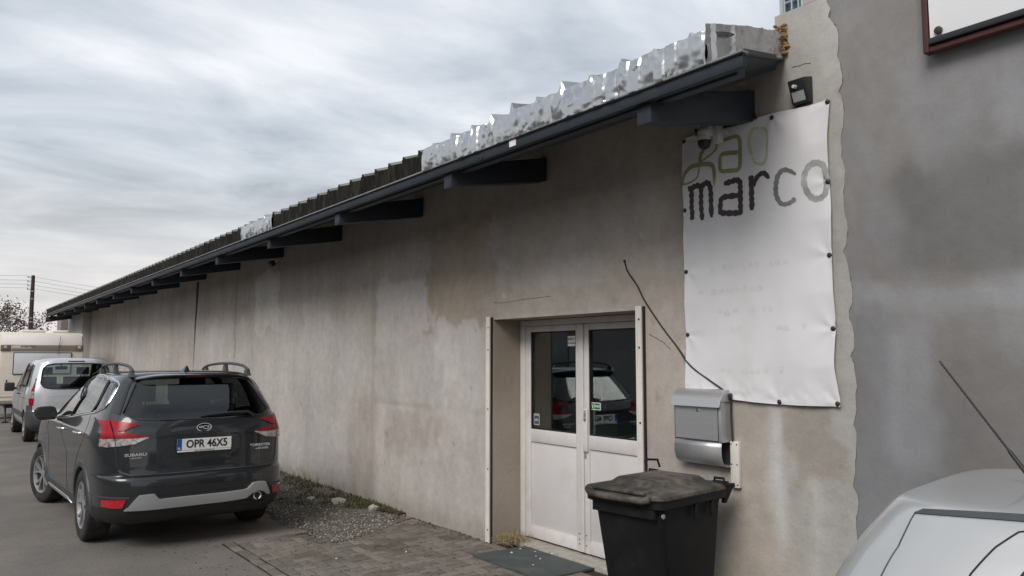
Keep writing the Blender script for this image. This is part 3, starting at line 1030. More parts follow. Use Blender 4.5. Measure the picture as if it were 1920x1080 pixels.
# rusty open joint in the wall
b = B()
pts = [(17.34, 3.40, .085), (17.36, 3.2, .065), (17.38, 2.9, .05), (17.42, 2.6, .035), (17.44, 2.3, .022), (17.46, 2.0, .014), (17.47, 1.6, .008)]
vs = []
for y, z, w in pts:
    vs += [(WX - .012, y - w, z), (WX - .012, y + w, z)]
b.add(vs, [(2 * i, 2 * i + 1, 2 * i + 3, 2 * i + 2) for i in range(len(pts) - 1)])
b.build('rusty_joint', 'rust', low, 0)


def crack(pts, w=.004):
    b = B()
    p = catmull(pts, 7)
    q = [(wave(y, z) - .0005, y + .006 * nz(y * 40, z * 40), z + .006 * nz(z * 40, y * 33, 5)) for y, z in p]
    b.tube(q, [w * (.5 + .6 * abs(nz(i * .7))) for i in range(len(q))], 4)
    b.build('crack', 'dark_crack', low, 0)


crack([(6.40, 2.345), (6.2, 2.335), (5.95, 2.345), (5.75, 2.35), (5.5, 2.352)], .0035)
crack([(14.7, 3.2), (14.66, 2.7), (14.72, 2.3), (14.64, 2.0), (14.7, 1.8)], .005)
crack([(4.30, 1.98), (4.18, 1.93), (4.08, 1.86)], .004)
crack([(2.98, 3.70), (2.90, 3.695), (2.84, 3.69)], .004)

# ================================================================== TALLER GREY BUILDING
tall = thing('grey_building', 'taller grey rendered building on the right with a white framed board', 'building', (WX + .02, 0, 0))


def grey_col(y, z):
    c = [0.225, 0.218, 0.214]
    c = mixc(c, [0.195, 0.203, 0.219], sst(-.1, .3, fbm(y * 1.1, z * .6, 4)) * .8)
    c = mixc(c, [0.225, 0.206, 0.193], sst(.0, .4, fbm(y * .9, z * .8, 14)) * .7)
    c = mixc(c, [0.165, 0.159, 0.155], sst(.06, .26, fbm(y * 2.0 + .5 * fbm(y * 3, z * 2, 3), z * .45, 24, 5)) * .75)
    c = mixc(c, [0.275, 0.28, 0.292], sst(.08, .30, fbm(y * 2.2 + .5 * fbm(y * 3, z * 2, 9), z * .4, 34, 5)) * .75)
    dr = .30 * fbm(y * 4.5, 1.7, 40, 4)
    damp = sst(2.20, 2.32, z + .1 * fbm(y * 3, 5, 41)) * (1 - sst(2.85, 3.0, z - dr)) * (1 - sst(2.30, 2.42, y + .15 * fbm(y * 2, z * 2, 42)))
    c = mixc(c, [0.150, 0.147, 0.143], .75 * damp)
    damp2 = sst(.9, 1.1, z) * (1 - sst(1.75, 1.95, z - .25 * fbm(y * 4, 9.7, 43, 4))) * (1 - sst(2.15, 2.35, y + .15 * fbm(y * 3, z * 2, 44)))
    c = mixc(c, [0.160, 0.152, 0.146], .6 * damp2)
    c = mixc(c, [0.285, 0.29, 0.303], .7 * blob(y, z, 1.0, 2.6, 2.05, 2.20, .05, .14, 5))
    c = mixc(c, [0.265, 0.272, 0.287], .5 * blob(y, z, .8, 2.3, 3.0, 3.5, .15, .5, 6))
    c = mixc(c, [0.265, 0.27, 0.285], .6 * blob(y, z, 2.15, 2.42, 1.2, 2.0, .06, .12, 15))
    return c


ys = steps(-9, 1.2, .3) + steps(1.2, 2.80, .04) + [2.80]
zs = steps(-.05, 4.6, .06) + steps(4.6, 7, .3) + [7]
me = stain_mesh('wall', ys, zs, lambda y, z: WX + .005 - .002 * fbm(y, z, 3), grey_col)
me.materials.append(MATS['grey_render'])
o = bpy.data.objects.new('wall', me); col.objects.link(o); put(o, tall)
b = B()
b.box(WX + .06, 15.5, -9, 2.86, 0, 7).box(WX + .05, 15.5, 2.861, 3.105, 0, 4.086)
b.build('body', 'far_wall', tall, 0)
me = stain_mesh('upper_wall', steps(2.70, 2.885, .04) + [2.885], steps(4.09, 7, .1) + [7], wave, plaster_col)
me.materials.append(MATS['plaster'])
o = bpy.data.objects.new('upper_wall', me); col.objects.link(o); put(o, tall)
wdw = B().box(WX + .035, WX + .05, 2.90, 3.03, 4.10, 5.3).box(WX + .05, 5.6, 3.03, 3.04, 4.10, 5.3).build('window', 'window_blue', tall, 0)
b = B()
for i in range(8):
    z = 4.16 + i * .15
    b.tube([(WX + .015, 2.89, z), (WX + .015, 3.05, z), (5.5, 3.055, z)], .006, 6)
for y in (2.925, 2.975, 3.03):
    b.tube([(WX + .012, y, 4.09), (WX + .012, y, 5.3)], .006, 6)
b.build('window_bar', 'bar_grey', wdw, 30)
b = B().box(WX + .0, WX + .05, 3.035, 3.06, 4.088, 5.3).box(WX + .0, WX + .05, 2.885, 2.90, 4.088, 5.3)
b.build('window_frame', 'bar_grey', wdw, 0)

# ================================================================== DOOR
door = thing('double_door', 'white double door with two glass panes set deep in the wall', 'door', (DX, 5.43, 0))
ZB, ZT = .05, DZ - .004
YM = 5.475                                     # meeting line of the leaves
b = B()
b.box(DX - .03, DX + .05, DY1 - .075, DY1 - .002, ZB, ZT).box(DX - .03, DX + .05, DY0 + .002, DY0 + .075, ZB, ZT).box(DX - .028, DX + .05, DY0 + .076, DY1 - .076, ZT - .055, ZT - .001)
b.build('door_casing', 'door_frame', door, 30, .004)


def leaf(y0, y1, lab):
    st = .085
    gz0, gz1 = 1.105, 2.055
    b = B()
    b.box(DX - .022, DX + .035, y1 - st, y1, ZB + .012, ZT - .058)
    b.box(DX - .022, DX + .035, y0, y0 + st, ZB + .012, ZT - .058)
    b.box(DX - .020, DX + .035, y0 + st, y1 - st, gz1, ZT - .059)
    b.box(DX - .020, DX + .035, y0 + st, y1 - st, gz0 - .115, gz0)
    b.box(DX - .020, DX + .035, y0 + st, y1 - st, ZB + .013, ZB + .12)
    lf = b.build('leaf_frame', 'door_frame', door, 30, .005, label=lab)
    B().box(DX - .002, DX + .02, y0 + st - .004, y1 - st + .004, ZB + .118, gz0 - .113).build('door_panel', 'door_white', lf, 30, .002, local=True)
    bb = B()
    for a, c, d, e in ((y0 + st, y0 + st + .012, gz0, gz1), (y1 - st - .012, y1 - st, gz0, gz1)):
        bb.box(DX - .014, DX + .0, a, c, d, e)
    for d in (gz0, gz1 - .012):
        bb.box(DX - .0135, DX + .0, y0 + st + .0125, y1 - st - .0125, d, d + .012)
    bb.build('gasket', 'dull_black', lf, 0, local=True)
    bb = B().box(DX - .018, DX + .0, y0 + st + .002, y1 - st - .002, gz0 - .122, gz0 - .114).box(DX - .0175, DX, y0 + st + .002, y1 - st - .002, ZB + .119, ZB + .127)
    bb.build('panel_bead', 'door_frame', lf, 30, .002, local=True)
    B().box(DX + .004, DX + .009, y0 + st - .002, y1 - st + .002, gz0 - .002, gz1 + .002).build('pane', 'glass_door', lf, 0, local=True)
    return lf


lfA = leaf(YM + .004, DY1 - .078, 'left door leaf with two stickers on its pane')
lfB = leaf(DY0 + .078, YM - .004, 'right door leaf with a green sticker on its pane')
B().box(DX - .038, DX - .0225, YM - .03, YM + .022, ZB + .02, ZT - .062).build('meeting_strip', 'door_frame', door, 30, .004)
b = B().box(DX - .044, DX - .0225, YM - .085, YM - .032, .96, 1.34)
b.build('lock_plate', 'pvc', door, 30, .003)
b = B().box(DX - .050, DX - .0442, YM - .075, YM - .045, 1.23, 1.33)
b.lathe([(.008, DX - .056), (.008, DX - .05)], 10, Matrix.Translation((0, YM - .06, 1.30)))
b.lathe([(.010, DX - .058), (.010, DX - .05)], 10, Matrix.Translation((0, YM - .06, 1.255)))
b.box(DX - .03, DX - .0225, YM - .055, YM - .035, .90, .945)
b.build('keyhole_plate', 'steel', door, 30, .002)
b = B()
for y, z in ((YM + .05, .13), (YM + .05, .22), (YM - .045, .13), (YM - .045, .22), (YM + .05, .17)):
    b.lathe([(.006, DX - .025), (.006, DX - .0215)], 8, Matrix.Translation((0, y, z)))
b.build('door_screws', 'screw', door, 0, kind='stuff')


def gpt(y, z, d):                              # on the glass, d towards the street
    return (DX + .004 - d, y, z)


# stickers stuck on the panes
def sticker(lf, y0, y1, z0, z1, m):
    return B().box(DX + .0010, DX + .0035, y0, y1, z0, z1).build('sticker', m, lf, 0, local=True)


def wall_text(name, body, size, m, parent, x, y, z, sx=1.0, bold=0.0, local=False, extr=.0006, align='CENTER'):
    M = frame((x, y, z), (0, -1, 0), (0, 0, 1), (-1, 0, 0))
    return text(name, body, size, m, parent, M, extr, local, sx, bold, align)


s1 = sticker(lfA, 5.575, 5.70, 1.91, 2.045, 'paper_white')
B().box(DX - .0002, DX + .0009, 5.575, 5.70, 2.005, 2.045).build('sticker_header', 'frame_red', lfA, 0, local=True)
wall_text('sticker_text', 'ROLETY', .026, 'plate_ink', lfA, DX + .0004, 5.65, 1.975, local=True)
wall_text('sticker_text', 'MONTERSKI', .022, 'plate_ink', lfA, DX + .0004, 5.637, 1.935, local=True)
s2 = sticker(lfA, 6.135, 6.225, 1.145, 1.255, 'lamp_lens')
B().box(DX + .0000, DX + .0009, 6.145, 6.215, 1.155, 1.235).build('sticker_print', 'window_blue', lfA, 0, local=True)
wall_text('sticker_text', 'tello', .03, 'sign_white', lfA, DX - .0005, 6.18, 1.195, local=True)
s3 = sticker(lfB, 5.255, 5.385, 1.335, 1.40, 'sign_white')
B().box(DX + .0001, DX + .0009, 5.262, 5.338, 1.341, 1.394).build('sticker_print', 'sign_green', lfB, 0, local=True)
B().box(DX + .0001, DX + .0009, 5.344, 5.379, 1.341, 1.394).build('sticker_print', 'sign_green', lfB, 0, local=True)
wall_text('sticker_text', 'PCHAĆ', .024, 'sign_white', lfB, DX - .0006, 5.30, 1.3675, local=True, bold=.0008)
b = B().add([(DX - .0006, 5.352, 1.350), (DX - .0006, 5.362, 1.350), (DX - .0006, 5.372, 1.385), (DX - .0006, 5.360, 1.380)], [(0, 1, 2, 3)])
b.build('sticker_figure', 'sign_white', lfB, 0, local=True)

# white edge strips screwed to the wall either side of the opening


def strip(y, lab, w=.062, tilt=0.0):
    t = thing('edge_strip', lab, 'edge strip', (WX - .02, y, 0), group='white strips beside the door')
    b = B()
    prof = [(-.012, -w / 2), (-.034, -w / 2), (-.034, -w / 2 + .014), (-.024, -w / 2 + .016), (-.024, w / 2 - .016), (-.034, w / 2 - .014), (-.034, w / 2), (-.012, w / 2)]
    b.prism(prof, lambda x, q: (WX + x, y + q, .02), lambda x, q: (WX + x, y + q + tilt, 2.205))
    b.build('profile', 'pvc', t, 30, .001, 1)
    B().box(WX - .020, WX - .002, y - w / 2 - .016, y + w / 2 - .006, .02, 2.2).build('dark_edge', 'dull_black', t, 0)  # thin black line showing along one side of the profile
    b = B()
    for z in (.14, .72, 1.30, 1.88, 2.1)[:5]:
        b.lathe([(.008, WX - .029), (.008, WX - .0235)], 8, Matrix.Translation((0, y + tilt * z / 2.2, z)))
    b.build('screws', 'screw', t, 0, kind='stuff')


strip(6.46, 'white plastic edge strip with screws left of the door')
strip(4.385, 'white plastic edge strip right of the door, behind the bin')
# door mat and straw
b = B().grid(30, 24, lambda u, v: (4.03 + .60 * u, 5.13 + .98 * v, .027 + .006 * nz(u * 4, v * 5)))
n = len(b.v)
b.add([(4.03, 5.13, .012), (4.63, 5.13, .012), (4.63, 6.11, .012), (4.03, 6.11, .012)], [(3, 2, 1, 0)])
b.add([(4.03, 5.13, .012), (4.63, 5.13, .012), (4.63, 5.13, .027), (4.03, 5.13, .027)], [(0, 1, 2, 3)])
b.add([(4.03, 5.13, .012), (4.03, 6.11, .012), (4.03, 6.11, .027), (4.03, 5.13, .027)], [(3, 2, 1, 0)])
tag(b.build('door_mat', 'mat_rubber', smooth=30, fixn=False), 'dusty dark green rubber mat in front of the double door', 'door mat')
b = B(); rr = random.Random(31)
for i in range(210):
    a = rr.uniform(0, 6.28); l = rr.uniform(.07, .19); x, y = 4.60 + rr.gauss(0, .045), 6.285 + rr.gauss(0, .05)
    h = rr.uniform(.015, .10)
    p = [(x, y, .02), (x + .35 * l * math.cos(a), y + .35 * l * math.sin(a), .03 + h), (x + .8 * l * math.cos(a), y + .8 * l * math.sin(a), .03 + h * .9), (x + l * math.cos(a), y + l * math.sin(a), .025 + h * .3)]
    p = [(q[0], min(q[1], DY1 - .006 if q[0] > WX else 9), q[2]) for q in p]
    b.tube(p, [.0022, .002, .0016, .0008], 3)
tag(b.build('straw_tuft', 'straw', smooth=0), 'tuft of dry yellow straw in the corner of the doorway', 'straw')
b = B()
for x, y, r in ((4.35, 5.95, .011), (4.45, 5.72, .008), (4.42, 5.62, .009), (4.62, 5.70, .010), (4.50, 6.02, .007), (4.68, 5.45, .007), (4.25, 5.5, .006), (4.55, 5.86, .006), (3.62, 6.6, .012), (3.0, 6.75, .009)):
    pebble(b, x, y, .034 if x > 4 else .02, r, rr)
o = b.build('litter', 'paper_white', smooth=0, fixn=False)
o['kind'] = 'stuff'; o['label'] = 'white crumbs scattered on the mat and bricks'; o['category'] = 'litter'

# ================================================================== BANNER
bnr = thing('banner', 'faded white banner with green and brown hand drawn lettering', 'banner', (4.44, 3.3, 1.5))
BRE = [(2.71, 3.413), (2.727, 3.162), (2.733, 2.926), (2.72, 2.69), (2.731, 2.425), (2.721, 2.03), (2.735, 1.771), (2.71, 1.505)]
BLE = [(3.909, 3.423), (3.913, 2.867), (3.914, 2.43), (3.91, 1.967), (3.915, 1.561)]
EYE = [(3.894, 3.405), (3.128, 3.396), (2.722, 3.396), (2.74, 2.891), (2.746, 2.432), (2.738, 1.978), (2.726, 1.522), (3.135, 1.516), (3.897, 2.885), (3.898, 2.429), (3.895, 1.967), (3.52, 1.545)]


def edge_at(E, v):
    k = v * (len(E) - 1); i = min(int(k), len(E) - 2); t = k - i
    t = t * t * (3 - 2 * t)
    return (E[i][0] + (E[i + 1][0] - E[i][0]) * t, E[i][1] + (E[i + 1][1] - E[i][1]) * (k - i))


def ban_x(y, z):
    """Street-side surface of the cloth: pinned at the eyelets, puckered around them."""
    pin, puck = 9.0, 0.0
    for ey, ez in EYE:
        d = math.hypot(y - ey, z - ez)
        pin = min(pin, d)
        a = math.atan2(z - ez, y - ey)
        puck += math.exp(-d / .16) * math.sin(a * 5 + ey * 9 + ez * 5) * .0045 * min(1, d / .03)
    low_ = math.exp(-((z - 1.56) / .06) ** 2) * (1 if y > 3.35 else .35) * .010 * nz(y * 26, z * 22, 2)
    return 4.436 - .014 * sst(0, .35, pin) - .007 * fbm(y * 2.1, z * 1.6, 6) - puck - low_ - .004 * fbm(y * 5, z * 1.2, 16)


def ban(u, v, d=0.0):
    l, r_ = edge_at(BLE, v), edge_at(BRE, v)
    y = l[0] + (r_[0] - l[0]) * u
    z = l[1] + (r_[1] - l[1]) * u
    if v > .9:
        z -= .028 * math.sin(math.pi * min(1, u * 1.02)) * ((v - .9) / .1)
    z += .008 * math.sin(u * 6.28 * 2) * (1 - v) ** 8
    return (ban_x(y, z) + d, y, z)


b = B().grid(80, 120, ban)
n = len(b.v)
b.grid(80, 120, lambda u, v: ban(u, v, .0025))
b.build('cloth', 'banner', bnr, 60, fixn=False)
for ey, ez in EYE:
    x = ban_x(ey, ez)
    B().lathe([(.016, x + .004), (.016, x - .003), (.010, x - .008), (.004, x - .009)], 12, Matrix.Translation((0, ey, ez))).build('eyelet', 'eyelet', bnr, 50)


def ribbon(b, pts, ws, lift=.0016, wob=.0, seed=0):
    p = catmull([(*q, w) for q, w in zip(pts, ws)], 7)
    vs = []
    n = len(p)
    for i, (y, z, w) in enumerate(p):
        a, c = p[max(i - 1, 0)], p[min(i + 1, n - 1)]
        ty, tz = c[0] - a[0], c[1] - a[1]
        L_ = math.hypot(ty, tz) or 1
        ny, nz_ = -tz / L_, ty / L_
        w = w * (1 + wob * math.sin(i * 1.15 + seed))
        cap = min(1, .45 + min(i, n - 1 - i) * .3)
        for s_ in (1, .5, 0, -.5, -1):
            yy, zz = y + ny * w / 2 * s_ * cap, z + nz_ * w / 2 * s_ * cap
            vs.append((ban_x(yy, zz) - lift, yy, zz))
    b.add(vs, [(5 * i + k, 5 * i + k + 1, 5 * i + k + 6, 5 * i + k + 5) for i in range(n - 1) for k in range(4)])


GREEN = [[(3.622, 3.367), (3.653, 3.343), (3.693, 3.308), (3.724, 3.272), (3.733, 3.23), (3.726, 3.198)], [(3.726, 3.219), (3.671, 3.236), (3.61, 3.26), (3.583, 3.285), (3.578, 3.332)], [(3.906, 3.069), (3.899, 3.118), (3.878, 3.159), (3.829, 3.193), (3.765, 3.199), (3.688, 3.191), (3.628, 3.172), (3.61, 3.132), (3.608, 3.077), (3.61, 3.016)], [(3.905, 3.078), (3.84, 3.082), (3.776, 3.102), (3.752, 3.134), (3.738, 3.194)], [(3.541, 3.324), (3.468, 3.332), (3.41, 3.331), (3.383, 3.3), (3.381, 3.241), (3.381, 3.182), (3.385, 3.123), (3.404, 3.095), (3.475, 3.101), (3.547, 3.115), (3.555, 3.157), (3.552, 3.205), (3.529, 3.231), (3.464, 3.226), (3.393, 3.214)]]
GW = [[36, 40, 45, 45, 45, 50], [20, 22, 22, 22, 20], [14, 36, 42, 45, 45, 45, 45, 42, 34, 8], [18, 20, 18, 14, 12], [30, 36, 38, 40, 42, 44, 42, 42, 42, 40, 40, 40, 42, 42, 42]]
GO = [(3.223, 3.347), (3.27, 3.354), (3.295, 3.327), (3.306, 3.283), (3.302, 3.224), (3.28, 3.166)]
GF = [(3.28, 3.161), (3.258, 3.115), (3.198, 3.095), (3.17, 3.138), (3.164, 3.222), (3.165, 3.297), (3.19, 3.338), (3.226, 3.349)]
BROWN = [[(3.858, 3.038), (3.828, 3.034), (3.829, 2.972), (3.831, 2.917), (3.828, 2.867), (3.828, 2.804)], [(3.834, 3.038), (3.794, 3.046), (3.755, 3.046), (3.735, 3.018), (3.736, 2.963), (3.736, 2.902), (3.734, 2.841), (3.727, 2.788)], [(3.735, 3.018), (3.701, 3.049), (3.667, 3.048), (3.648, 3.015), (3.641, 2.953), (3.642, 2.893), (3.639, 2.795)], [(3.524, 3.017), (3.466, 3.021), (3.416, 3.024), (3.388, 3.004), (3.385, 2.963), (3.384, 2.91), (3.387, 2.847), (3.39, 2.796), (3.445, 2.797), (3.516, 2.808), (3.555, 2.819), (3.557, 2.874), (3.541, 2.918), (3.476, 2.92), (3.392, 2.913)], [(3.295, 3.033), (3.291, 2.969), (3.293, 2.895), (3.292, 2.849), (3.294, 2.793)], [(3.281, 2.95), (3.246, 3.01), (3.205, 3.031), (3.179, 3.02), (3.151, 2.985)]]
CC = [(2.952, 2.975), (2.995, 3.007), (3.044, 3.022), (3.083, 2.993), (3.098, 2.946), (3.103, 2.897), (3.098, 2.857), (3.071, 2.808), (3.034, 2.794), (2.99, 2.803), (2.962, 2.823)]
OO = [(2.78, 3.019), (2.832, 3.025), (2.877, 2.998), (2.9, 2.932), (2.885, 2.859), (2.851, 2.81), (2.805, 2.795), (2.764, 2.812), (2.751, 2.857), (2.749, 2.925), (2.758, 2.99), (2.788, 3.022)]
k = .00074
b = B()
for i, (s_, w) in enumerate(zip(GREEN[:4], GW[:4])):
    ribbon(b, s_, [q * k for q in w], .0014 + i * .0003)
b.build('letter', 'ink_green', bnr, 0, fixn=False)
b = B(); ribbon(b, GREEN[4], [q * k for q in GW[4]], .0016, .05); b.build('letter', 'ink_green', bnr, 0, fixn=False)
b = B(); ribbon(b, GO, [.012, .022, .034, .032, .026, .012], .0016); ribbon(b, GF, [.01, .016, .022, .02, .018, .018, .018, .012], .0012)
b.build('letter', 'ink_green_pale', bnr, 0, fixn=False)
b = B()
for i, s_ in enumerate(BROWN[:3]):
    ribbon(b, s_, [.041] * len(s_), .0014 + i * .0003, .17, i)
b.build('letter', 'ink_brown', bnr, 0, fixn=False)
b = B(); ribbon(b, BROWN[3], [.040] * len(BROWN[3]), .0016, .16, 2); b.build('letter', 'ink_brown', bnr, 0, fixn=False)
b = B(); ribbon(b, BROWN[4], [.046, .042, .040, .041, .041], .0014, .14); ribbon(b, BROWN[5], [.03, .036, .034, .034, .024], .0018, .1); b.build('letter', 'ink_brown', bnr, 0, fixn=False)
b = B(); ribbon(b, CC, [.020, .026, .032, .036, .036, .036, .034, .030, .028, .030, .036], .0016, .14, 1); b.build('letter', 'ink_grey', bnr, 0, fixn=False)
b = B(); ribbon(b, OO, [.039] * 12, .0016, .12); b.build('letter', 'ink_pale', bnr, 0, fixn=False)
b = B(); rr = random.Random(12)                # washed-out rows of print
for z, y0, y1 in ((2.42, 3.72, 3.05), (2.27, 3.78, 3.2), (2.12, 3.6, 3.1), (2.00, 3.5, 2.95), (1.72, 3.6, 3.1)):
    y = y0
    while y > y1:
        w = rr.uniform(.025, .05)
        if rr.random() < .6:
            ribbon(b, [(y, z), (y - w * .5, z + rr.uniform(-.012, .012)), (y - w, z)], [rr.uniform(.02, .045) for q in range(3)], .0012)
        y -= w + rr.uniform(.012, .03)
b.build('ghost_print', 'ink_ghost_lines', bnr, 0, fixn=False, kind='stuff')

# ================================================================== WALL FITTINGS
# steel mailbox
mb = thing('mailbox', 'brushed steel mailbox with newspaper holder on the wall beside the bin', 'mailbox', (WX - .06, 3.75, 1.05))
MY0, MY1 = 3.535, 3.955
b = B().box(WX - .115, WX - .002, MY0, MY1, 1.225, 1.50)
b.build('case', 'steel', mb, 30, .004)
b = B()
prof = [(-.002, 1.575), (-.03, 1.583), (-.06, 1.580), (-.09, 1.565), (-.115, 1.54), (-.132, 1.508), (-.142, 1.472), (-.146, 1.462), (-.139, 1.461), (-.134, 1.474), (-.124, 1.50), (-.11, 1.50), (-.002, 1.50)]
b.prism(prof, lambda x, z: (WX + x, MY0 - .008, z + .0), lambda x, z: (WX + x, MY1 + .008, z))
b.build('lid', 'steel', mb, 40, .0015, 1)
B().box(WX - .119, WX - .1155, MY0 + .028, MY1 - .012, 1.235, 1.462).build('mailbox_door', 'steel', mb, 30, .001, 1)
b = B().box(WX - .1165, WX - .1155, MY0 + .022, MY1 - .006, 1.229, 1.468)
b.build('door_gap', 'steel_dark', mb, 0)
b = B().lathe([(.012, WX - .121), (.012, WX - .118), (.007, WX - .126)], 14, Matrix.Translation((0, 3.735, 1.435)))
b.build('lock', 'chrome', mb, 40)
prof = [(-.006, 1.224)]
b = B()
arc = [(-.115, 1.222), (-.119, 1.19), (-.119, 1.15), (-.114, 1.115), (-.10, 1.085), (-.078, 1.065), (-.05, 1.057), (-.02, 1.057), (-.003, 1.065)]
b.add([(WX + x, MY0, z) for x, z in arc] + [(WX + x, MY1, z) for x, z in arc], [(i, i + 1, len(arc) + i + 1, len(arc) + i) for i in range(len(arc) - 1)])
o = b.build('newspaper_holder', 'steel', mb, 40)
md = o.modifiers.new('thick', 'SOLIDIFY'); md.thickness = .002
B().box(WX - .004, WX - .0025, MY0 + .01, MY1 - .01, 1.07, 1.223).build('holder_back', 'steel_dark', mb, 0)
# white junction strip and its cable
jb = thing('junction_strip', 'narrow white cable box screwed to the wall right of the mailbox', 'cable box', (WX, 3.49, .93))
B().box(WX - .034, WX - .001, 3.462, 3.530, .925, 1.235).build('cover', 'pvc', jb, 30, .004)
b = B()
for z in (.945, 1.08, 1.215):
    for y in (3.473, 3.519):
        b.lathe([(.005, WX - .037), (.005, WX - .033)], 8, Matrix.Translation((0, y, z)))
b.build('screws', 'screw', jb, 0, kind='stuff')
CAB = [(4.555, 2.57), (4.52, 2.485), (4.421, 2.37), (4.337, 2.239), (4.174, 2.046), (4.017, 1.883), (3.868, 1.746), (3.7, 1.646), (3.563, 1.572), (3.518, 1.53), (3.516, 1.421), (3.508, 1.23)]
p = catmull([(WX - (.004 if y > 3.95 else .034 if y > 3.55 else .03), y, z) for y, z in CAB], 6)
b = B().tube(p, .0065, 8)
b.lathe([(.013, WX + .01), (.013, WX - .006)], 10, Matrix.Translation((0, 4.558, 2.575)))
b.lathe([(.016, WX - .045), (.016, WX - .02)], 10, Matrix.Translation((0, 3.518, 1.535)))
tag(b.build('cable', 'cable'), 'black cable running from the wall down across the banner to the cable box', 'cable')
# solar floodlight
fl = thing('floodlight', 'small black solar wall light above the banner corner', 'wall light', (WX, 2.88, 3.5))
b = B().hexa([(WX - .004, 2.83, 3.425), (WX - .05, 2.83, 3.425), (WX - .05, 2.955, 3.425), (WX - .004, 2.955, 3.425), (WX - .004, 2.83, 3.60), (WX - .10, 2.83, 3.575), (WX - .10, 2.955, 3.575), (WX - .004, 2.955, 3.60)])
b.build('housing', 'lamp_black', fl, 30, .008)
b = B().add([(WX - .0565, 2.850, 3.440), (WX - .0565, 2.938, 3.440), (WX - .079, 2.938, 3.500), (WX - .079, 2.850, 3.500)], [(0, 1, 2, 3)])
b.build('lens', 'lamp_lens', fl, 0)
b = B().lathe([(.011, WX - .108), (.013, WX - .09), (.013, WX - .07)], 14, Matrix.Translation((0, 2.905, 3.53)))
b.build('sensor', 'cam_white', fl, 50)
# two-lens camera near the banner
c1 = thing('security_camera', 'white two lens security camera with stub antennas in front of the banner', 'camera', (4.36, 3.60, 3.36))
b = B()
b.lathe([(.030, 4.445), (.030, 4.425), (.018, 4.42), (.018, 4.36)], 16, Matrix.Translation((0, 3.50, 3.44)))
b.box(4.33, 4.39, 3.475, 3.525, 3.34, 3.46)
b.build('arm', 'cam_white', c1, 30, .006)
b = B().lathe([(.02, 3.51), (.038, 3.515), (.040, 3.59), (.036, 3.615), (.03, 3.62)], 20, Matrix.Translation((4.31, 0, 3.425)), 'Y')
b.build('upper_head', 'cam_white', c1, 40)
Mh = Matrix.Translation((4.315, 3.585, 3.36))
b = B().lathe([(.012, -.052), (.036, -.04), (.046, -.012), (.046, .012), (.034, .034)], 22, Mh, 'Z')
b.build('dome', 'lamp_black', c1, 40)
b = B().lathe([(.048, .008), (.050, .03), (.046, .05), (.03, .056)], 22, Mh, 'Z')
b.build('dome_cap', 'cam_white', c1, 40)
b = B().lathe([(.028, -.001), (.028, .012), (.014, .012), (.012, .006)], 18, Matrix.Translation((4.28, 3.62, 3.43)) @ Matrix.Rotation(R(-90 + 35), 4, 'Z') @ Matrix.Rotation(R(180), 4, 'Z'), 'X')
b.build('lens', 'gloss_black', c1, 40)
b = B().tube([(4.32, 3.60, 3.45), (4.31, 3.665, 3.515)], [.006, .004], 8).tube([(4.31, 3.52, 3.455), (4.30, 3.545, 3.535)], [.006, .004], 8)
b.build('antenna', 'cam_white', c1, 40)
b = B().tube([(4.40, 3.52, 3.455), (4.43, 3.40, 3.46), (4.445, 3.24, 3.475)], .010, 8)
b.build('bracket_rod', 'lamp_black', c1, 40)
for ch in c1.children:
    ch.location.z -= .05
    ch.location.x -= .02
c2_ = thing('bullet_camera', 'small dark camera high on the plastered wall beneath the eaves', 'camera', (4.40, 12.5, 3.3))
B().tube([(WX, 12.42, 3.40), (WX - .05, 12.42, 3.38), (WX - .08, 12.45, 3.34)], .02, 8).build('arm', 'cam_white', c2_, 40)
B().lathe([(.03, -.05), (.045, -.04), (.045, .06), (.03, .07)], 14, Matrix.Translation((WX - .11, 12.5, 3.32)), 'Y').build('body', 'lamp_black', c2_, 40)
B().box(WX - .02, WX, 12.3, 12.34, 3.27, 3.36).build('junction', 'cam_white', c2_, 30, .005)
# framed white board high on the grey wall
bd = thing('framed_board', 'white tarpaulin board in a dark red metal frame high on the grey wall', 'sign board', (WX - .05, .9, 3.47))
fx0, fx1 = WX - .085, WX - .02
b = B()
b.box(fx0, fx1, 2.060, 2.095, 3.490, 5.6).box(fx0 + .001, fx1, -.6, 2.0599, 3.490, 3.522).box(fx0, fx1, -.65, -.6005, 3.478, 5.6).box(fx0 + .001, fx1, -.6, 2.0449, 5.55, 5.6)
b.build('board_frame', 'frame_red', bd, 30, .006)
B().box(fx0 - .02, fx0 + .03, -.6, 2.055, 3.525, 3.56).build('lower_rail', 'lamp_black', bd, 30, .004)
B().grid(30, 30, lambda u, v: (fx0 - .004 - .012 * abs(nz(u * 3, v * 3, 3)), -.55 + 2.60 * u, 3.565 + 1.98 * v)).build('tarpaulin', 'board_white', bd, 60)
for y, z in ((2.0, 3.59), (2.0, 4.3), (1.3, 3.59), (.6, 3.59)):
    B().lathe([(.022, fx0 - .01), (.022, fx0 - .02), (.008, fx0 - .024)], 12, Matrix.Translation((0, y, z))).build('eyelet', 'eyelet', bd, 40)
B().box(fx1 - .004, WX + .012, 2.06, 2.11, 3.55, 3.57).build('wall_bracket', 'lamp_black', bd, 0)

# ================================================================== WHEELED BIN
bn = thing('wheelie_bin', 'black plastic wheeled bin with dusty lid in front of the door and mailbox', 'bin', (3.865, 3.645, 0), R(7))
# local axes: +x towards the wall (hinge and handle), -x is the front lip
def ring(x0, x1, hw, r, n=6):
    pts = []
    for cx, cy, a0 in ((x1 - r, hw - r, 0), (x0 + r, hw - r, 90), (x0 + r, -hw + r, 180), (x1 - r, -hw + r, 270)):
        for i in range(n + 1):
            a = R(a0 + 90 * i / n)
            pts.append((cx + r * math.cos(a), cy + r * math.sin(a)))
    return pts


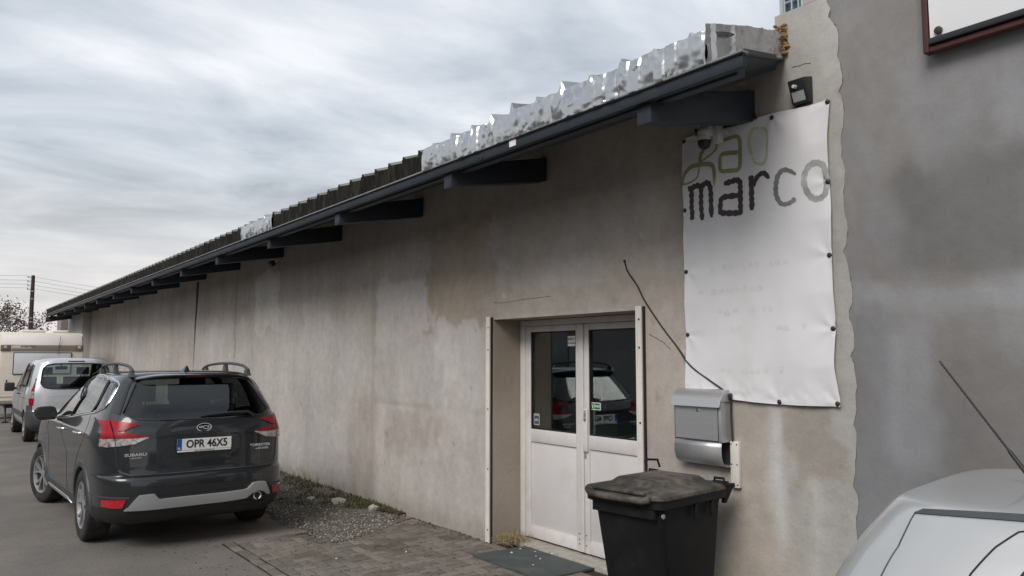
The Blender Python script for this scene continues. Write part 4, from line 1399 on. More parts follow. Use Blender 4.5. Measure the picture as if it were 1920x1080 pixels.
def loft(b, rings):
    n = len(rings[0][0])
    vs = [(x, y, z) for pts, z in rings for x, y in pts]
    fs = [(k * n + i, k * n + (i + 1) % n, (k + 1) * n + (i + 1) % n, (k + 1) * n + i) for k in range(len(rings) - 1) for i in range(n)]
    fs += [tuple(range(n - 1, -1, -1)), tuple(range((len(rings) - 1) * n, len(rings) * n))]
    b.add(vs, fs)


b = B()
loft(b, [(ring(-.215, .25, .20, .05), .06), (ring(-.25, .26, .212, .055), .10), (ring(-.365, .30, .262, .055), .86), (ring(-.375, .305, .268, .055), .90)])
b.build('body', 'bin_plastic', bn, 40, local=True)
b = B()
loft(b, [(ring(-.392, .32, .285, .06), .895), (ring(-.412, .33, .302, .06), .905), (ring(-.415, .335, .304, .06), .955), (ring(-.40, .33, .296, .06), .962)])
b.build('rim', 'bin_plastic', bn, 40, local=True)
for y in (-.2885, .2885):
    for x in (-.05, .13):
        B().box(x, x + .02, y - .012, y + .012, .80, .90).build('rim_rib', 'bin_plastic', bn, 30, .004, local=True)
B().box(-.40, -.372, -.24, .24, .84, .90).build('front_grip', 'bin_plastic', bn, 30, .004, local=True)
b = B()                                        # lid: lip, raised panel, thumb cut-out
loft(b, [(ring(-.43, .315, .306, .075), .952), (ring(-.438, .32, .312, .075), .960), (ring(-.436, .318, .31, .075), .978), (ring(-.425, .31, .300, .07), .990), (ring(-.29, .24, .225, .05), 1.004), (ring(-.275, .23, .213, .05), 1.010), (ring(-.245, .205, .185, .045), 1.034), (ring(-.235, .195, .176, .045), 1.038), (ring(-.05, .05, .05, .04), 1.042)])
b.build('lid', 'bin_lid', bn, 11, local=True)
b = B()
b.tube([(-.436, -.24, .965), (-.462, -.20, .955), (-.465, 0, .952), (-.462, .20, .955), (-.436, .24, .965)], .022, 10)
b.box(-.45, -.36, -.21, .20, .985, 1.003)
b.build('lid_lip', 'bin_lid', bn, 40, .004, local=True)
for s_ in (-1, 1):
    b = B()
    y = .262 * s_
    b.box(.25, .31, y - .05, y + .05, .985, 1.003)
    b.tube([(.275, y - .035, 1.0), (.275, y - .035, 1.022), (.275, y + .035, 1.022), (.275, y + .035, 1.0)], .009, 8)
    b.build('hinge', 'bin_plastic', bn, 30, .003, local=True)
b = B().tube([(.10, .19, 1.055), (.10, .20, 1.105), (.125, .20, 1.112), (.24, .20, 1.10), (.25, .19, 1.05)], .008, 8)
b.build('lid_handle', 'bin_plastic', bn, 40, local=True)
b = B()
b.tube([(.42, -.27, .955), (.42, .27, .955)], .018, 12)
for y in (-.27, 0, .27):
    b.hexa([(.30, y - .012, .86), (.33, y - .012, .86), (.33, y + .012, .86), (.30, y + .012, .86), (.30, y - .012, .975), (.435, y - .012, .975), (.435, y + .012, .975), (.30, y + .012, .975)])
b.box(.32, .435, -.282, .282, .948, .972)
b.build('handle_bar', 'bin_plastic', bn, 30, .004, local=True)
for s_ in (-1, 1):
    B().lathe([(.05, .0), (.1, .004), (.1, .046), (.05, .05)], 24, Matrix.Translation((.27, .20 if s_ > 0 else -.25, .1)), 'Y').build('wheel', 'tyre', bn, 40, local=True)
b = B().lathe([(.014, .0), (.014, .008)], 12, Matrix.Translation((-.37, -.29, .865)), 'Y')
b.build('lid_pin', 'steel', bn, 40, local=True)
b = B().box(-.14, -.06, -.301, -.297, .945, .96)

# ================================================================== CARS
def pchip(xs, ys_):
    n = len(xs)
    h = [xs[i + 1] - xs[i] for i in range(n - 1)]
    d = [(ys_[i + 1] - ys_[i]) / h[i] for i in range(n - 1)]
    m = [0.0] * n
    m[0], m[-1] = d[0], d[-1]
    for i in range(1, n - 1):
        if d[i - 1] * d[i] > 0:
            w1, w2 = 2 * h[i] + h[i - 1], h[i] + 2 * h[i - 1]
            m[i] = (w1 + w2) / (w1 / d[i - 1] + w2 / d[i])

    def f(x):
        if x <= xs[0]:
            return ys_[0]
        if x >= xs[-1]:
            return ys_[-1]
        i = 0
        while xs[i + 1] < x:
            i += 1
        t = (x - xs[i]) / h[i]
        return (ys_[i] * (1 + 2 * t) * (1 - t) ** 2 + m[i] * h[i] * t * (1 - t) ** 2 + ys_[i + 1] * t * t * (3 - 2 * t) + m[i + 1] * h[i] * t * t * (t - 1))
    return f


class Shell:
    """Car body as stacked plan outlines. Local axes: +y forward, +x right. rows: (z, rear y, half width, front y)."""

    def __init__(s, rows, E=1.0, Ef=1.1, p=4.0, q=5.0):
        s.rows = rows
        zs = [r[0] for r in rows]
        s.lr, s.w, s.lf = (pchip(zs, [r[i] for r in rows]) for i in (1, 2, 3))
        s.E0, s.Ef0, s.p, s.q = E, Ef, p, q
        s.cache = {}

    def par(s, z):
        k = round(z, 5)
        if k not in s.cache:
            lr, w, lf = s.lr(z), s.w(z), s.lf(z)
            ln = lf - lr
            s.cache[k] = (lr, w, lf, min(s.E0, .42 * ln), min(s.Ef0, .45 * ln))
        return s.cache[k]

    def P(s, tau, z):
        lr, w, lf, E, Ef = s.par(z)
        sg = -1 if tau < 0 else 1
        t = abs(tau)
        if t <= 1:
            a = t * math.pi / 2
            x = w * math.sin(a) ** (2 / s.q)
            y = lr + E * (1 - math.cos(a) ** (2 / s.p)) if t < 1 else lr + E
        elif t <= 2:
            x, y = w, lr + E + (t - 1) * (lf - Ef - lr - E)
        else:
            a = (3 - t) * math.pi / 2
            x = w * max(0, math.sin(a)) ** (2 / s.q)
            y = lf - Ef * (1 - max(0, math.cos(a)) ** (2 / s.p))
        return Vector((sg * x, y, z))

    def ts(s, x, z):                           # rear face, by sideways place
        w = s.par(z)[1]
        k = min(1, abs(x) / w)
        return (-1 if x < 0 else 1) * math.asin(k ** (s.q / 2)) / (math.pi / 2)

    def tl(s, y, z, sg):                       # flank, by lengthwise place
        lr, w, lf, E, Ef = s.par(z)
        if y < lr + E:
            k = max(0, 1 - (y - lr) / E)
            t = math.acos(min(1, k ** (s.p / 2))) / (math.pi / 2)
        elif y < lf - Ef:
            t = 1 + (y - lr - E) / (lf - Ef - lr - E)
        else:
            k = max(0, 1 - (lf - y) / Ef)
            t = 3 - math.acos(min(1, k ** (s.p / 2))) / (math.pi / 2)
        return sg * t

    def N(s, tau, z):
        e = 1e-3
        a = s.P(tau + e, z) - s.P(tau - e, z)
        b = s.P(tau, z + 2e-3) - s.P(tau, z - 2e-3)
        n = a.cross(b)
        p = s.P(tau, z)
        c = Vector((p.x, p.y - max(min(p.y, 2.2), .5), 0))
        if n.length < 1e-9:
            return c.normalized()
        n.normalize()
        return n if n.dot(c) > 0 else -n

    def spec(s, q):
        k, v, z = q
        return (s.ts(v, z) if k == 's' else s.tl(v, z, -1 if k == 'L' else 1), z)

    def at(s, q, off=0.0):
        t, z = s.spec(q)
        return s.P(t, z) + s.N(t, z) * off

    def line(s, pl, n):
        pl = [s.spec(q) for q in pl]
        out = []
        for i in range(n + 1):
            k = i / n * (len(pl) - 1)
            j = min(int(k), len(pl) - 2)
            t = k - j
            out.append((pl[j][0] + (pl[j + 1][0] - pl[j][0]) * t, pl[j][1] + (pl[j + 1][1] - pl[j][1]) * t))
        return out

    def patch(s, b, bot, top, off=.004, nx=14, ny=8, deep=.012):
        A, T = s.line(bot, nx), s.line(top, nx)

        def fn(u, v, o):
            i = round(u * nx)
            t = A[i][0] + (T[i][0] - A[i][0]) * v
            z = A[i][1] + (T[i][1] - A[i][1]) * v
            return s.P(t, z) + s.N(t, z) * o
        b.grid(nx, ny, lambda u, v: fn(u, v, off))
        rim = [(i / nx, 0) for i in range(nx + 1)] + [(1, j / ny) for j in range(1, ny + 1)] + [(1 - i / nx, 1) for i in range(1, nx + 1)] + [(0, 1 - j / ny) for j in range(1, ny)]
        m = len(rim)
        b.add([fn(u, v, off) for u, v in rim] + [fn(u, v, off - deep) for u, v in rim], [(i, (i + 1) % m, m + (i + 1) % m, m + i) for i in range(m)])
        return b

    def path(s, pl, off=0.0, n=24, close=False):
        return [s.P(t, z) + s.N(t, z) * off for t, z in s.line(pl + ([pl[0]] if close else []), n)][:(-1 if close else None)]

    def solid(s, z0=None, z1=None, nr=15, nsd=26, nf=11, sub=4):
        b = B()
        zs = []
        R_ = [r[0] for r in s.rows if (z0 is None or r[0] >= z0) and (z1 is None or r[0] <= z1)]
        for a, c in zip(R_, R_[1:]):
            zs += [a + (c - a) * i / sub for i in range(sub)]
        zs.append(R_[-1])
        ts = [i / nr for i in range(nr)] + [1 + i / nsd for i in range(nsd)] + [2 + i / nf for i in range(nf + 1)]
        full = ts + [-t for t in reversed(ts[1:-1])]
        n = len(full)
        vs = [s.P(t, z) for z in zs for t in full]
        fs = [(k * n + i, k * n + (i + 1) % n, (k + 1) * n + (i + 1) % n, (k + 1) * n + i) for k in range(len(zs) - 1) for i in range(n)]
        fs += [tuple(range(n - 1, -1, -1)), tuple(range((len(zs) - 1) * n, len(zs) * n))]
        return b.add(vs, fs)


def cut(o, cutters):
    for c in cutters:
        c.parent = o.parent
        md = o.modifiers.new('cut', 'BOOLEAN')
        md.operation = 'DIFFERENCE'
        md.solver = 'EXACT'
        md.object = c
        md.material_mode = 'TRANSFER'
    dg = bpy.context.evaluated_depsgraph_get()
    me = bpy.data.meshes.new_from_object(o.evaluated_get(dg))
    o.modifiers.clear()
    o.data = me
    for c in cutters:
        bpy.data.objects.remove(c)
    me.polygons.foreach_set('use_smooth', [True] * len(me.polygons))
    me.set_sharp_from_angle(angle=R(28))


def cutter(b, m):
    return b.build('cutter', m, None, 0)


def make_wheel(car, x, y, r, w, sg, steer=0.0, spokes=5, style='twin', rim_r=None):
    """sg: +1 right side, -1 left side. Tyre is the part, the rim its sub-part."""
    rr_ = rim_r or r * .66
    M = Matrix.Translation((x, y, r)) @ Matrix.Rotation(steer, 4, 'Z')
    s_ = sg
    prof = [(rr_ * .93, -w * .46), (rr_ * 1.02, -w * .5), (r * .93, -w * .5), (r * .985, -w * .44), (r, -w * .36), (r, w * .36), (r * .985, w * .44), (r * .93, w * .5), (rr_ * 1.02, w * .5), (rr_ * .97, w * .47), (rr_ * .90, w * .30), (rr_ * .3, w * .24)]
    b = B().lathe([(a, c * s_) for a, c in prof], 40, M)
    ty = b.build('wheel', 'tyre', car, 40, local=True)
    b = B()
    b.lathe([(rr_ * .90, s_ * w * .31), (rr_ * .95, s_ * w * .46), (rr_ * .995, s_ * w * .49), (rr_ * 1.0, s_ * w * .47)], 40, M)
    b.v = b.v; b.f = b.f[:-2]
    n0 = 0
    bo = w * .40 * s_
    for k in range(spokes):
        a0 = 2 * math.pi * k / spokes + .3
        for br in ((-1, 1) if style == 'twin' else (0,)):
            p = []
            for t in (0, .25, .5, .75, 1):
                rad = rr_ * (.16 + .77 * t)
                an = a0 + br * (.06 + .24 * t ** 1.2)
                hw = rr_ * (.060 - .012 * t) if style == 'twin' else rr_ * (.14 - .03 * t)
                p.append((rad, an, hw))
            vs = []
            for rad, an, hw in p:
                for sd_ in (-1, 1):
                    for dp in (0, 1):
                        cy, cz = rad * math.cos(an) - sd_ * hw * math.sin(an), rad * math.sin(an) + sd_ * hw * math.cos(an)
                        vs.append(M @ Vector((bo + s_ * (.02 * (rad / rr_) ** 2 - .03 * dp), cy, cz)))
            fs = []
            for i in range(4):
                o_ = 4 * i
                fs += [(o_, o_ + 2, o_ + 6, o_ + 4), (o_ + 1, o_ + 5, o_ + 7, o_ + 3), (o_, o_ + 4, o_ + 5, o_ + 1), (o_ + 2, o_ + 3, o_ + 7, o_ + 6)]
            b.add(vs, fs)
    b.lathe([(rr_ * .22, bo - s_ * .03), (rr_ * .22, bo), (rr_ * .14, bo + s_ * .008)], 18, M)
    b.build('rim', 'alloy', ty, 30, local=True)
    B().lathe([(rr_ * .93, s_ * w * .315), (rr_ * .93, s_ * w * .325)], 28, M).build('gap_backing', 'gap_dark', ty, 30, local=True)  # black disc added behind the spokes, its colour stands in for shade in the gaps
    return ty


def seat(b, x, y, z, w=.48, h=.62, lean=.14):
    b.hexa([(x - w / 2, y, z), (x + w / 2, y, z), (x + w / 2, y + .14, z), (x - w / 2, y + .14, z),
            (x - w / 2 + .03, y - lean, z + h), (x + w / 2 - .03, y - lean, z + h), (x + w / 2 - .03, y - lean + .10, z + h), (x - w / 2 + .03, y - lean + .10, z + h)])
    b.box(x - .13, x + .13, y - lean - .02, y - lean + .08, z + h + .05, z + h + .22)
    b.box(x - .05, x - .035, y - lean + .02, y - lean + .035, z + h, z + h + .06)
    b.box(x + .035, x + .05, y - lean + .02, y - lean + .035, z + h, z + h + .06)
    b.box(x - w / 2, x + w / 2, y, y + .5, z - .14, z + .02)


# ------------------------------------------------------------------ dark grey SUV
suv = thing('dark_suv', 'dark grey estate SUV seen from behind, parked along the plastered wall', 'car', (2.161, 9.0, 0), R(2.0))
SV = Shell([(.235, -.74, .80, 3.42), (.29, -.88, .855, 3.56), (.36, -.925, .882, 3.60), (.47, -.955, .895, 3.63), (.58, -.965, .902, 3.64),
            (.66, -.958, .905, 3.635), (.685, -.945, .905, 3.63), (.705, -.915, .904, 3.62), (.80, -.905, .908, 3.58), (.92, -.895, .910, 3.50), (1.02, -.885, .905, 3.34),
            (1.07, -.88, .896, 3.05), (1.11, -.872, .884, 2.62), (1.15, -.862, .872, 2.36), (1.20, -.846, .858, 2.22), (1.25, -.818, .842, 2.10),
            (1.34, -.755, .805, 1.92), (1.45, -.672, .758, 1.68), (1.54, -.60, .715, 1.46), (1.595, -.555, .672, 1.26), (1.628, -.528, .62, 1.06), (1.648, -.50, .55, .86),
            (1.660, -.44, .44, .70), (1.667, -.30, .28, .48), (1.670, -.05, .08, .22)], E=.80, Ef=1.1, p=3.4, q=5.5)
body = SV.solid().build('body', 'car_grey', suv, 28, local=True)
RW_B = [('s', -.70, 1.275), ('s', -.60, 1.222), ('s', -.30, 1.204), ('s', 0, 1.200), ('s', .30, 1.204), ('s', .60, 1.222), ('s', .70, 1.275)]
RW_T = [('s', -.545, 1.565), ('s', -.49, 1.590), ('s', -.25, 1.600), ('s', 0, 1.603), ('s', .25, 1.600), ('s', .49, 1.590), ('s', .545, 1.565)]


def side_specs(sd_):
    w1 = ([(sd_, -.02, 1.262), (sd_, .40, 1.225), (sd_, .84, 1.180)], [(sd_, -.02, 1.570), (sd_, .40, 1.598), (sd_, .84, 1.598)])     # rear door
    w2 = ([(sd_, .92, 1.174), (sd_, 1.4, 1.140), (sd_, 1.92, 1.108)], [(sd_, .92, 1.597), (sd_, 1.22, 1.560), (sd_, 1.86, 1.150)])   # front door
    w3 = ([(sd_, -.40, 1.330), (sd_, -.25, 1.290), (sd_, -.07, 1.266)], [(sd_, -.36, 1.520), (sd_, -.24, 1.553), (sd_, -.07, 1.568)])  # quarter
    return w1, w2, w3


def prism_from(sh, bot, top, ax, lo, hi):
    pts = [sh.at(q) for q in bot] + [sh.at(q) for q in reversed(top)]
    if ax == 'y':
        return B().prism([(p.x, p.z) for p in pts], lambda x, z: (x, lo, z), lambda x, z: (x, hi, z))
    return B().prism([(p.y, p.z) for p in pts], lambda y, z: (lo, y, z), lambda y, z: (hi, y, z))


def cavity(sh, zlo, zhi, inset=.055, fmax=2.25):
    rows = [(r[0] - .035, r[1] + inset + .02, max(.05, r[2] - inset), min(r[3] - .06, fmax)) for r in sh.rows if zlo <= r[0] <= zhi]
    return Shell(rows, sh.E0, sh.Ef0, sh.p, sh.q).solid()


cs = [cutter(cavity(SV, .58, 1.66), 'interior'),
      cutter(prism_from(SV, RW_B, RW_T, 'y', -1.4, -.25), 'plastic'),
      cutter(B().prism([(-.66, 1.19), (.66, 1.19), (.56, 1.56), (-.56, 1.56)], lambda x, z: (x, 1.0, z), lambda x, z: (x, 2.9, z)), 'plastic')]
for sd_, lo, hi in (('L', -1.2, -.3), ('R', .3, 1.2)):
    for bt, tp in side_specs(sd_):
        cs.append(cutter(prism_from(SV, bt, tp, 'x', lo, hi), 'plastic'))
    for y in (0, 2.67):
        cs.append(cutter(B().lathe([(.385, -.28), (.385, .28)], 36, Matrix.Translation((-.88 if sd_ == 'L' else .88, y, .345))), 'plastic'))
cut(body, cs)
b = B(); SV.patch(b, RW_B, RW_T, -.004, 28, 10, .006)
rw = b.build('rear_window', 'glass_dark', suv, 40, local=True)
rim_pts = RW_B + list(reversed(RW_T))
b = B().tube(SV.path(rim_pts, -.002, 110, True), .011, 6, True)
b.build('window_seal', 'gloss_black', rw, 40, local=True)
for sd_ in 'LR':
    for bt, tp in side_specs(sd_):
        b = B(); SV.patch(b, bt, tp, -.003, 10, 8, .006)
        g = b.build('side_window', 'glass_dark', suv, 40, local=True)
        b = B().tube(SV.path(bt + list(reversed(tp)), -.001, 60, True), .010, 6, True)
        b.build('window_seal', 'gloss_black', g, 40, local=True)
    # bright strip: along the sill, up the rear pillar and over the doors
    b = B().tube(SV.path([(sd_, 1.95, 1.094), (sd_, 1.4, 1.122), (sd_, .9, 1.158), (sd_, .4, 1.207), (sd_, -.05, 1.248), (sd_, -.26, 1.275), (sd_, -.415, 1.318), (sd_, -.43, 1.36), (sd_, -.41, 1.47), (sd_, -.385, 1.53), (sd_, -.33, 1.556), (sd_, -.15, 1.583), (sd_, .2, 1.606), (sd_, .6, 1.616), (sd_, .95, 1.612), (sd_, 1.2, 1.585)], .004, 90), .0065, 6)
    b.build('window_trim', 'chrome', suv, 40, local=True)
    for y in (.28, 1.24):                      # door handles
        p = SV.at((sd_, y, 1.045 - .02 * y), .0)
        s_ = -1 if sd_ == 'L' else 1
        z = p.z
        b = B().tube([(p.x - s_ * .005, y + .11, z), (p.x + s_ * .035, y + .085, z), (p.x + s_ * .04, y, z + .003), (p.x + s_ * .035, y - .085, z), (p.x - s_ * .005, y - .11, z)], [.012, .013, .014, .013, .012], 8)
        b.build('door_handle', 'chrome', suv, 50, local=True)
    gap = B()
    for pl in ([(sd_, .88, 1.60), (sd_, .88, 1.2), (sd_, .86, .8), (sd_, .84, .40)], [(sd_, -.035, 1.26), (sd_, -.02, 1.0), (sd_, .24, .82), (sd_, .42, .60), (sd_, .46, .42)],
               [(sd_, 1.95, 1.09), (sd_, 2.06, .85), (sd_, 2.08, .6), (sd_, 2.0, .42)]):
        gap.tube(SV.path(pl, -.001, 40), .0035, 5)
    gap.build('door_gap', 'plastic', suv, 0, local=True)
    # cladding round the arches and along the sill
    s_ = -1 if sd_ == 'L' else 1
    for y in (0, 2.67):
        b = B()
        vs = []
        for i in range(31):
            a = R(-14 + 208 * i / 30)
            for rad, ox in ((.378, -.03), (.380, .012), (.400, .018), (.432, .012), (.440, -.004)):
                yy, zz = y + rad * math.cos(a), .345 + rad * math.sin(a)
                q = SV.at((sd_, yy, max(.26, zz)), ox)
                vs.append((q.x, yy, max(.24, zz)))
        b.add(vs, [(5 * i + k, 5 * i + k + 1, 5 * i + k + 6, 5 * i + k + 5) for i in range(30) for k in range(4)])
        b.build('arch_trim', 'plastic_grey', suv, 50, local=True)
    b = B(); SV.patch(b, [(sd_, .42, .25), (sd_, 1.3, .25), (sd_, 2.24, .25)], [(sd_, .46, .40), (sd_, 1.3, .40), (sd_, 2.2, .40)], .012, 14, 5, .02)
    b.build('sill_cladding', 'plastic_grey', suv, 40, local=True)
    b = B(); SV.patch(b, [(sd_, .72, .275), (sd_, 2.10, .275)], [(sd_, .80, .325), (sd_, 2.08, .325)], .022, 10, 3, .02)
    b.build('sill_strip', 'skid_silver', suv, 40, local=True)
    # mirror
    b = B()
    Mm = Matrix.Translation((s_ * 1.005, 1.70, 1.165))
    prof = []
    rings_ = []
    for yy, sc_ in ((-.055, .90), (-.05, .97), (-.02, 1.0), (.03, .95), (.07, .75), (.09, .45)):
        pts = []
        for i in range(20):
            a = 2 * math.pi * i / 20
            cx, cz = math.copysign(abs(math.cos(a)) ** .6, math.cos(a)) * .115 * sc_, math.copysign(abs(math.sin(a)) ** .6, math.sin(a)) * .082 * sc_
            pts.append(Mm @ Vector((cx + s_ * .01 * (cz > 0), yy, cz)))
        rings_.append(pts)
    n = 20
    b.add([p for r_ in rings_ for p in r_], [(k * n + i, k * n + (i + 1) % n, (k + 1) * n + (i + 1) % n, (k + 1) * n + i) for k in range(5) for i in range(n)] + [tuple(range(n)), tuple(range(5 * n, 6 * n))])
    b.tube([(s_ * .91, 1.76, 1.115), (s_ * .98, 1.72, 1.12)], [.035, .03], 8)
    mr_ = b.build('mirror', 'car_grey', suv, 40, local=True)
    b = B()
    b.add([Mm @ Vector((math.copysign(abs(math.cos(a)) ** .6, math.cos(a)) * .098, -.0565, math.copysign(abs(math.sin(a)) ** .6, math.sin(a)) * .067)) for a in [2 * math.pi * i / 20 for i in range(20)]], [tuple(range(20))])
    b.build('mirror_glass', 'gloss_black', mr_, 0, local=True)
    # roof rail
    b = B()
    x0 = .575 * s_
    pts = [(x0, -.46, 1.655), (x0, -.36, 1.70), (x0 * 1.0, -.22, 1.722), (x0 * 1.01, .1, 1.738), (x0 * 1.01, .5, 1.735), (x0, .85, 1.715), (x0 * .99, 1.0, 1.69), (x0 * .98, 1.08, 1.652)]
    b.tube(catmull(pts, 5), [.019] * 4 + [.016] * 28 + [.019] * 4, 8)
    for yy in (-.42, .28, .98):
        b.hexa([(x0 - .02, yy - .07, 1.61), (x0 + .02, yy - .07, 1.61), (x0 + .02, yy + .07, 1.61), (x0 - .02, yy + .07, 1.61), (x0 - .014, yy - .03, 1.725 - .04 * (abs(yy - .28) > .3)), (x0 + .014, yy - .03, 1.725 - .04 * (abs(yy - .28) > .3)), (x0 + .014, yy + .03, 1.725 - .04 * (abs(yy - .28) > .3)), (x0 - .014, yy + .03, 1.725 - .04 * (abs(yy - .28) > .3))])
    b.build('roof_rail', 'plastic_grey', suv, 40, .0, local=True)
    # tail lamp: red bracket shape over a clear lower strip
    q = lambda x, z: ('s', s_ * x, z)
    w_ = lambda y, z: (sd_, y, z)
    b = B()
    SV.patch(b, [q(.772, 1.052), q(.83, 1.045), w_(-.60, 1.045)], [q(.790, 1.208), q(.845, 1.205), w_(-.58, 1.188)], .014, 12, 8, .03)
    SV.patch(b, [q(.588, 1.168), q(.70, 1.118), q(.767, 1.105)], [q(.592, 1.176), q(.70, 1.196), q(.785, 1.208)], .012, 12, 5, .03)
    SV.patch(b, [q(.505, 1.058), q(.64, 1.052), q(.766, 1.052)], [q(.512, 1.066), q(.64, 1.088), q(.768, 1.116)], .012, 12, 5, .03)
    b.build('tail_lamp', 'lamp_red', suv, 40, local=True)
    b = B()
    SV.patch(b, [q(.764, .975), q(.82, .968), w_(-.61, .972)], [q(.770, 1.046), q(.83, 1.040), w_(-.60, 1.040)], .013, 12, 5, .03)
    SV.patch(b, [q(.505, 1.048), q(.62, .995), q(.758, .975)], [q(.505, 1.054), q(.62, 1.047), q(.764, 1.047)], .011, 12, 5, .03)
    b.build('reversing_lamp', 'lamp_clear', suv, 40, local=True)
    b = B(); SV.patch(b, [q(.705, .422), q(.78, .420), q(.842, .428)], [q(.685, .497), q(.78, .495), q(.846, .488)], .012, 10, 4, .02)
    b.build('bumper_reflector', 'reflector_red', suv, 40, local=True)
    b = B(); SV.patch(b, [q(.66, .505), q(.80, .505), w_(-.38, .51)], [q(.66, .521), q(.80, .521), w_(-.38, .524)], .008, 16, 2, .012)
    b.build('bumper_crease', 'plastic_grey', suv, 40, local=True)
# lower bumper in grey plastic
b = B(); SV.patch(b, [('L', -.40, .27), ('s', -.80, .245), ('s', -.4, .25), ('s', 0, .25), ('s', .4, .25), ('s', .80, .245), ('R', -.40, .27)], [('L', -.40, .40), ('s', -.82, .425), ('s', -.60, .53), ('s', 0, .50), ('s', .60, .53), ('s', .82, .425), ('R', -.40, .40)], .005, 40, 8, .02)
b.build('bumper_cladding', 'plastic', suv, 40, local=True)
b = B()
SV.patch(b, [('s', -.69, .405), ('s', -.60, .402), ('s', -.45, .400), ('s', -.41, .400), ('s', 0, .402), ('s', .41, .415), ('s', .46, .455), ('s', .52, .478), ('s', .58, .46), ('s', .625, .425)],
         [('s', -.665, .425), ('s', -.585, .532), ('s', -.455, .538), ('s', -.41, .485), ('s', 0, .487), ('s', .41, .498), ('s', .475, .556), ('s', .54, .560), ('s', .595, .555), ('s', .655, .43)], .030, 44, 5, .05)
b.build('skid_trim', 'skid_silver', suv, 40, local=True)
p = SV.at(('s', .51, .432))
b = B().lathe([(.030, p.y - .035), (.042, p.y - .04), (.042, p.y + .16), (.030, p.y + .16)], 22, Matrix.Translation((.515, 0, .425)), 'Y')
b.f = b.f[:-2]
b.build('exhaust', 'chrome', suv, 50, local=True)
B().lathe([(.030, p.y - .02), (.030, p.y + .1)], 16, Matrix.Translation((.515, 0, .425)), 'Y').build('exhaust_bore', 'interior', suv, 50, local=True)
b = B().tube(SV.path([('s', -.78, 1.10), ('s', -.76, .93), ('s', -.75, .80), ('s', -.70, .725), ('s', -.62, .692), ('s', 0, .690), ('s', .62, .692), ('s', .70, .725), ('s', .75, .80), ('s', .76, .93), ('s', .78, 1.10)], .001, 90), .006, 5)
b.build('tailgate_gap', 'plastic', suv, 0, local=True)
b = B(); SV.patch(b, [('s', -.73, .735), ('s', -.64, .700), ('s', -.3, .697), ('s', .3, .697), ('s', .64, .700), ('s', .73, .735)], [('s', -.745, .765), ('s', -.645, .717), ('s', -.3, .713), ('s', .3, .713), ('s', .645, .717), ('s', .745, .765)], .012, 36, 3, .02)
b.build('bumper_step', 'skid_silver', suv, 40, local=True).data.materials[0] = MATS['plastic_grey']
# plate recess shoulders and panel above the plate
b = B(); SV.patch(b, [('s', -.56, 1.045), ('s', -.3, 1.058), ('s', 0, 1.060), ('s', .3, 1.058), ('s', .56, 1.045)], [('s', -.57, 1.175), ('s', -.3, 1.192), ('s', 0, 1.194), ('s', .3, 1.192), ('s', .57, 1.175)], .010, 30, 6, .02)
b.build('tailgate_panel', 'car_grey', suv, 40, local=True)
b = B(); SV.patch(b, [('s', -.335, .86), ('s', 0, .855), ('s', .335, .86)], [('s', -.39, 1.030), ('s', 0, 1.046), ('s', .39, 1.030)], .0025, 20, 6, .006)
b.build('plate_recess', 'car_grey', suv, 40, local=True)
yp = SV.at(('s', 0, .96)).y - .012
pl = B().box(-.262, .262, yp - .012, yp, .895, 1.028).build('plate_holder', 'plate_ink', suv, 30, .003, local=True)
B().box(-.258, .258, yp - .015, yp - .0125, .915, 1.023).build('number_plate', 'plate_white', pl, 0, local=True)
B().box(-.258, -.215, yp - .0165, yp - .0155, .915, 1.023).build('plate_band', 'plate_blue', pl, 0, local=True)


def rear_text(name, body_, size, m, parent, x, y, z, sx=1.0, bold=0.0, ext=.0008):
    return text(name, body_, size, m, parent, frame((x, y, z), (1, 0, 0), (0, 0, 1), (0, -1, 0)), ext, True, sx, bold)


rear_text('plate_number', 'OPR 46X5', .104, 'plate_ink', pl, .022, yp - .0165, .968, .86, .0022)
rear_text('plate_country', 'PL', .032, 'sign_white', pl, -.2365, yp - .0175, .930, .9)
B().box(-.255, .255, yp - .0145, yp - .0125, .897, .912).build('dealer_strip', 'plate_white', pl, 0, local=True)
rear_text('dealer_text', 'SALON  OPOLE  AUTORYZOWANY', .011, 'plate_ink', pl, 0, yp - .0152, .9045, 1.1)
ye = SV.at(('s', 0, 1.122)).y - .012
b = B().lathe([(.040, ye + .004), (.042, ye - .006), (.036, ye - .006), (.035, ye + .004)], 30, Matrix.Translation((0, 0, 1.122)) @ Matrix.Diagonal((1.75, 1, 1, 1)), 'Y')
bg_ = b.build('badge', 'badge_silver', suv, 50, local=True)
B().lathe([(.0352, ye - .002), (.0352, ye + .002)], 30, Matrix.Translation((0, 0, 1.122)) @ Matrix.Diagonal((1.75, 1, 1, 1)), 'Y').build('badge_field', 'plate_blue', bg_, 30, local=True).data.materials[0] = MATS['gloss_black']


def star(b, x, z, r, y):
    pts = []
    for i in range(12):
        a = math.pi / 2 + i * math.pi / 6
        k = r if i % 2 == 0 else r * .28
        if i % 6 == 3:
            k = r
        pts.append((x + k * 1.3 * math.cos(a), y, z + k * math.sin(a)))
    b.add([(x, y, z)] + pts, [(0, 1 + i, 1 + (i + 1) % 12) for i in range(12)])


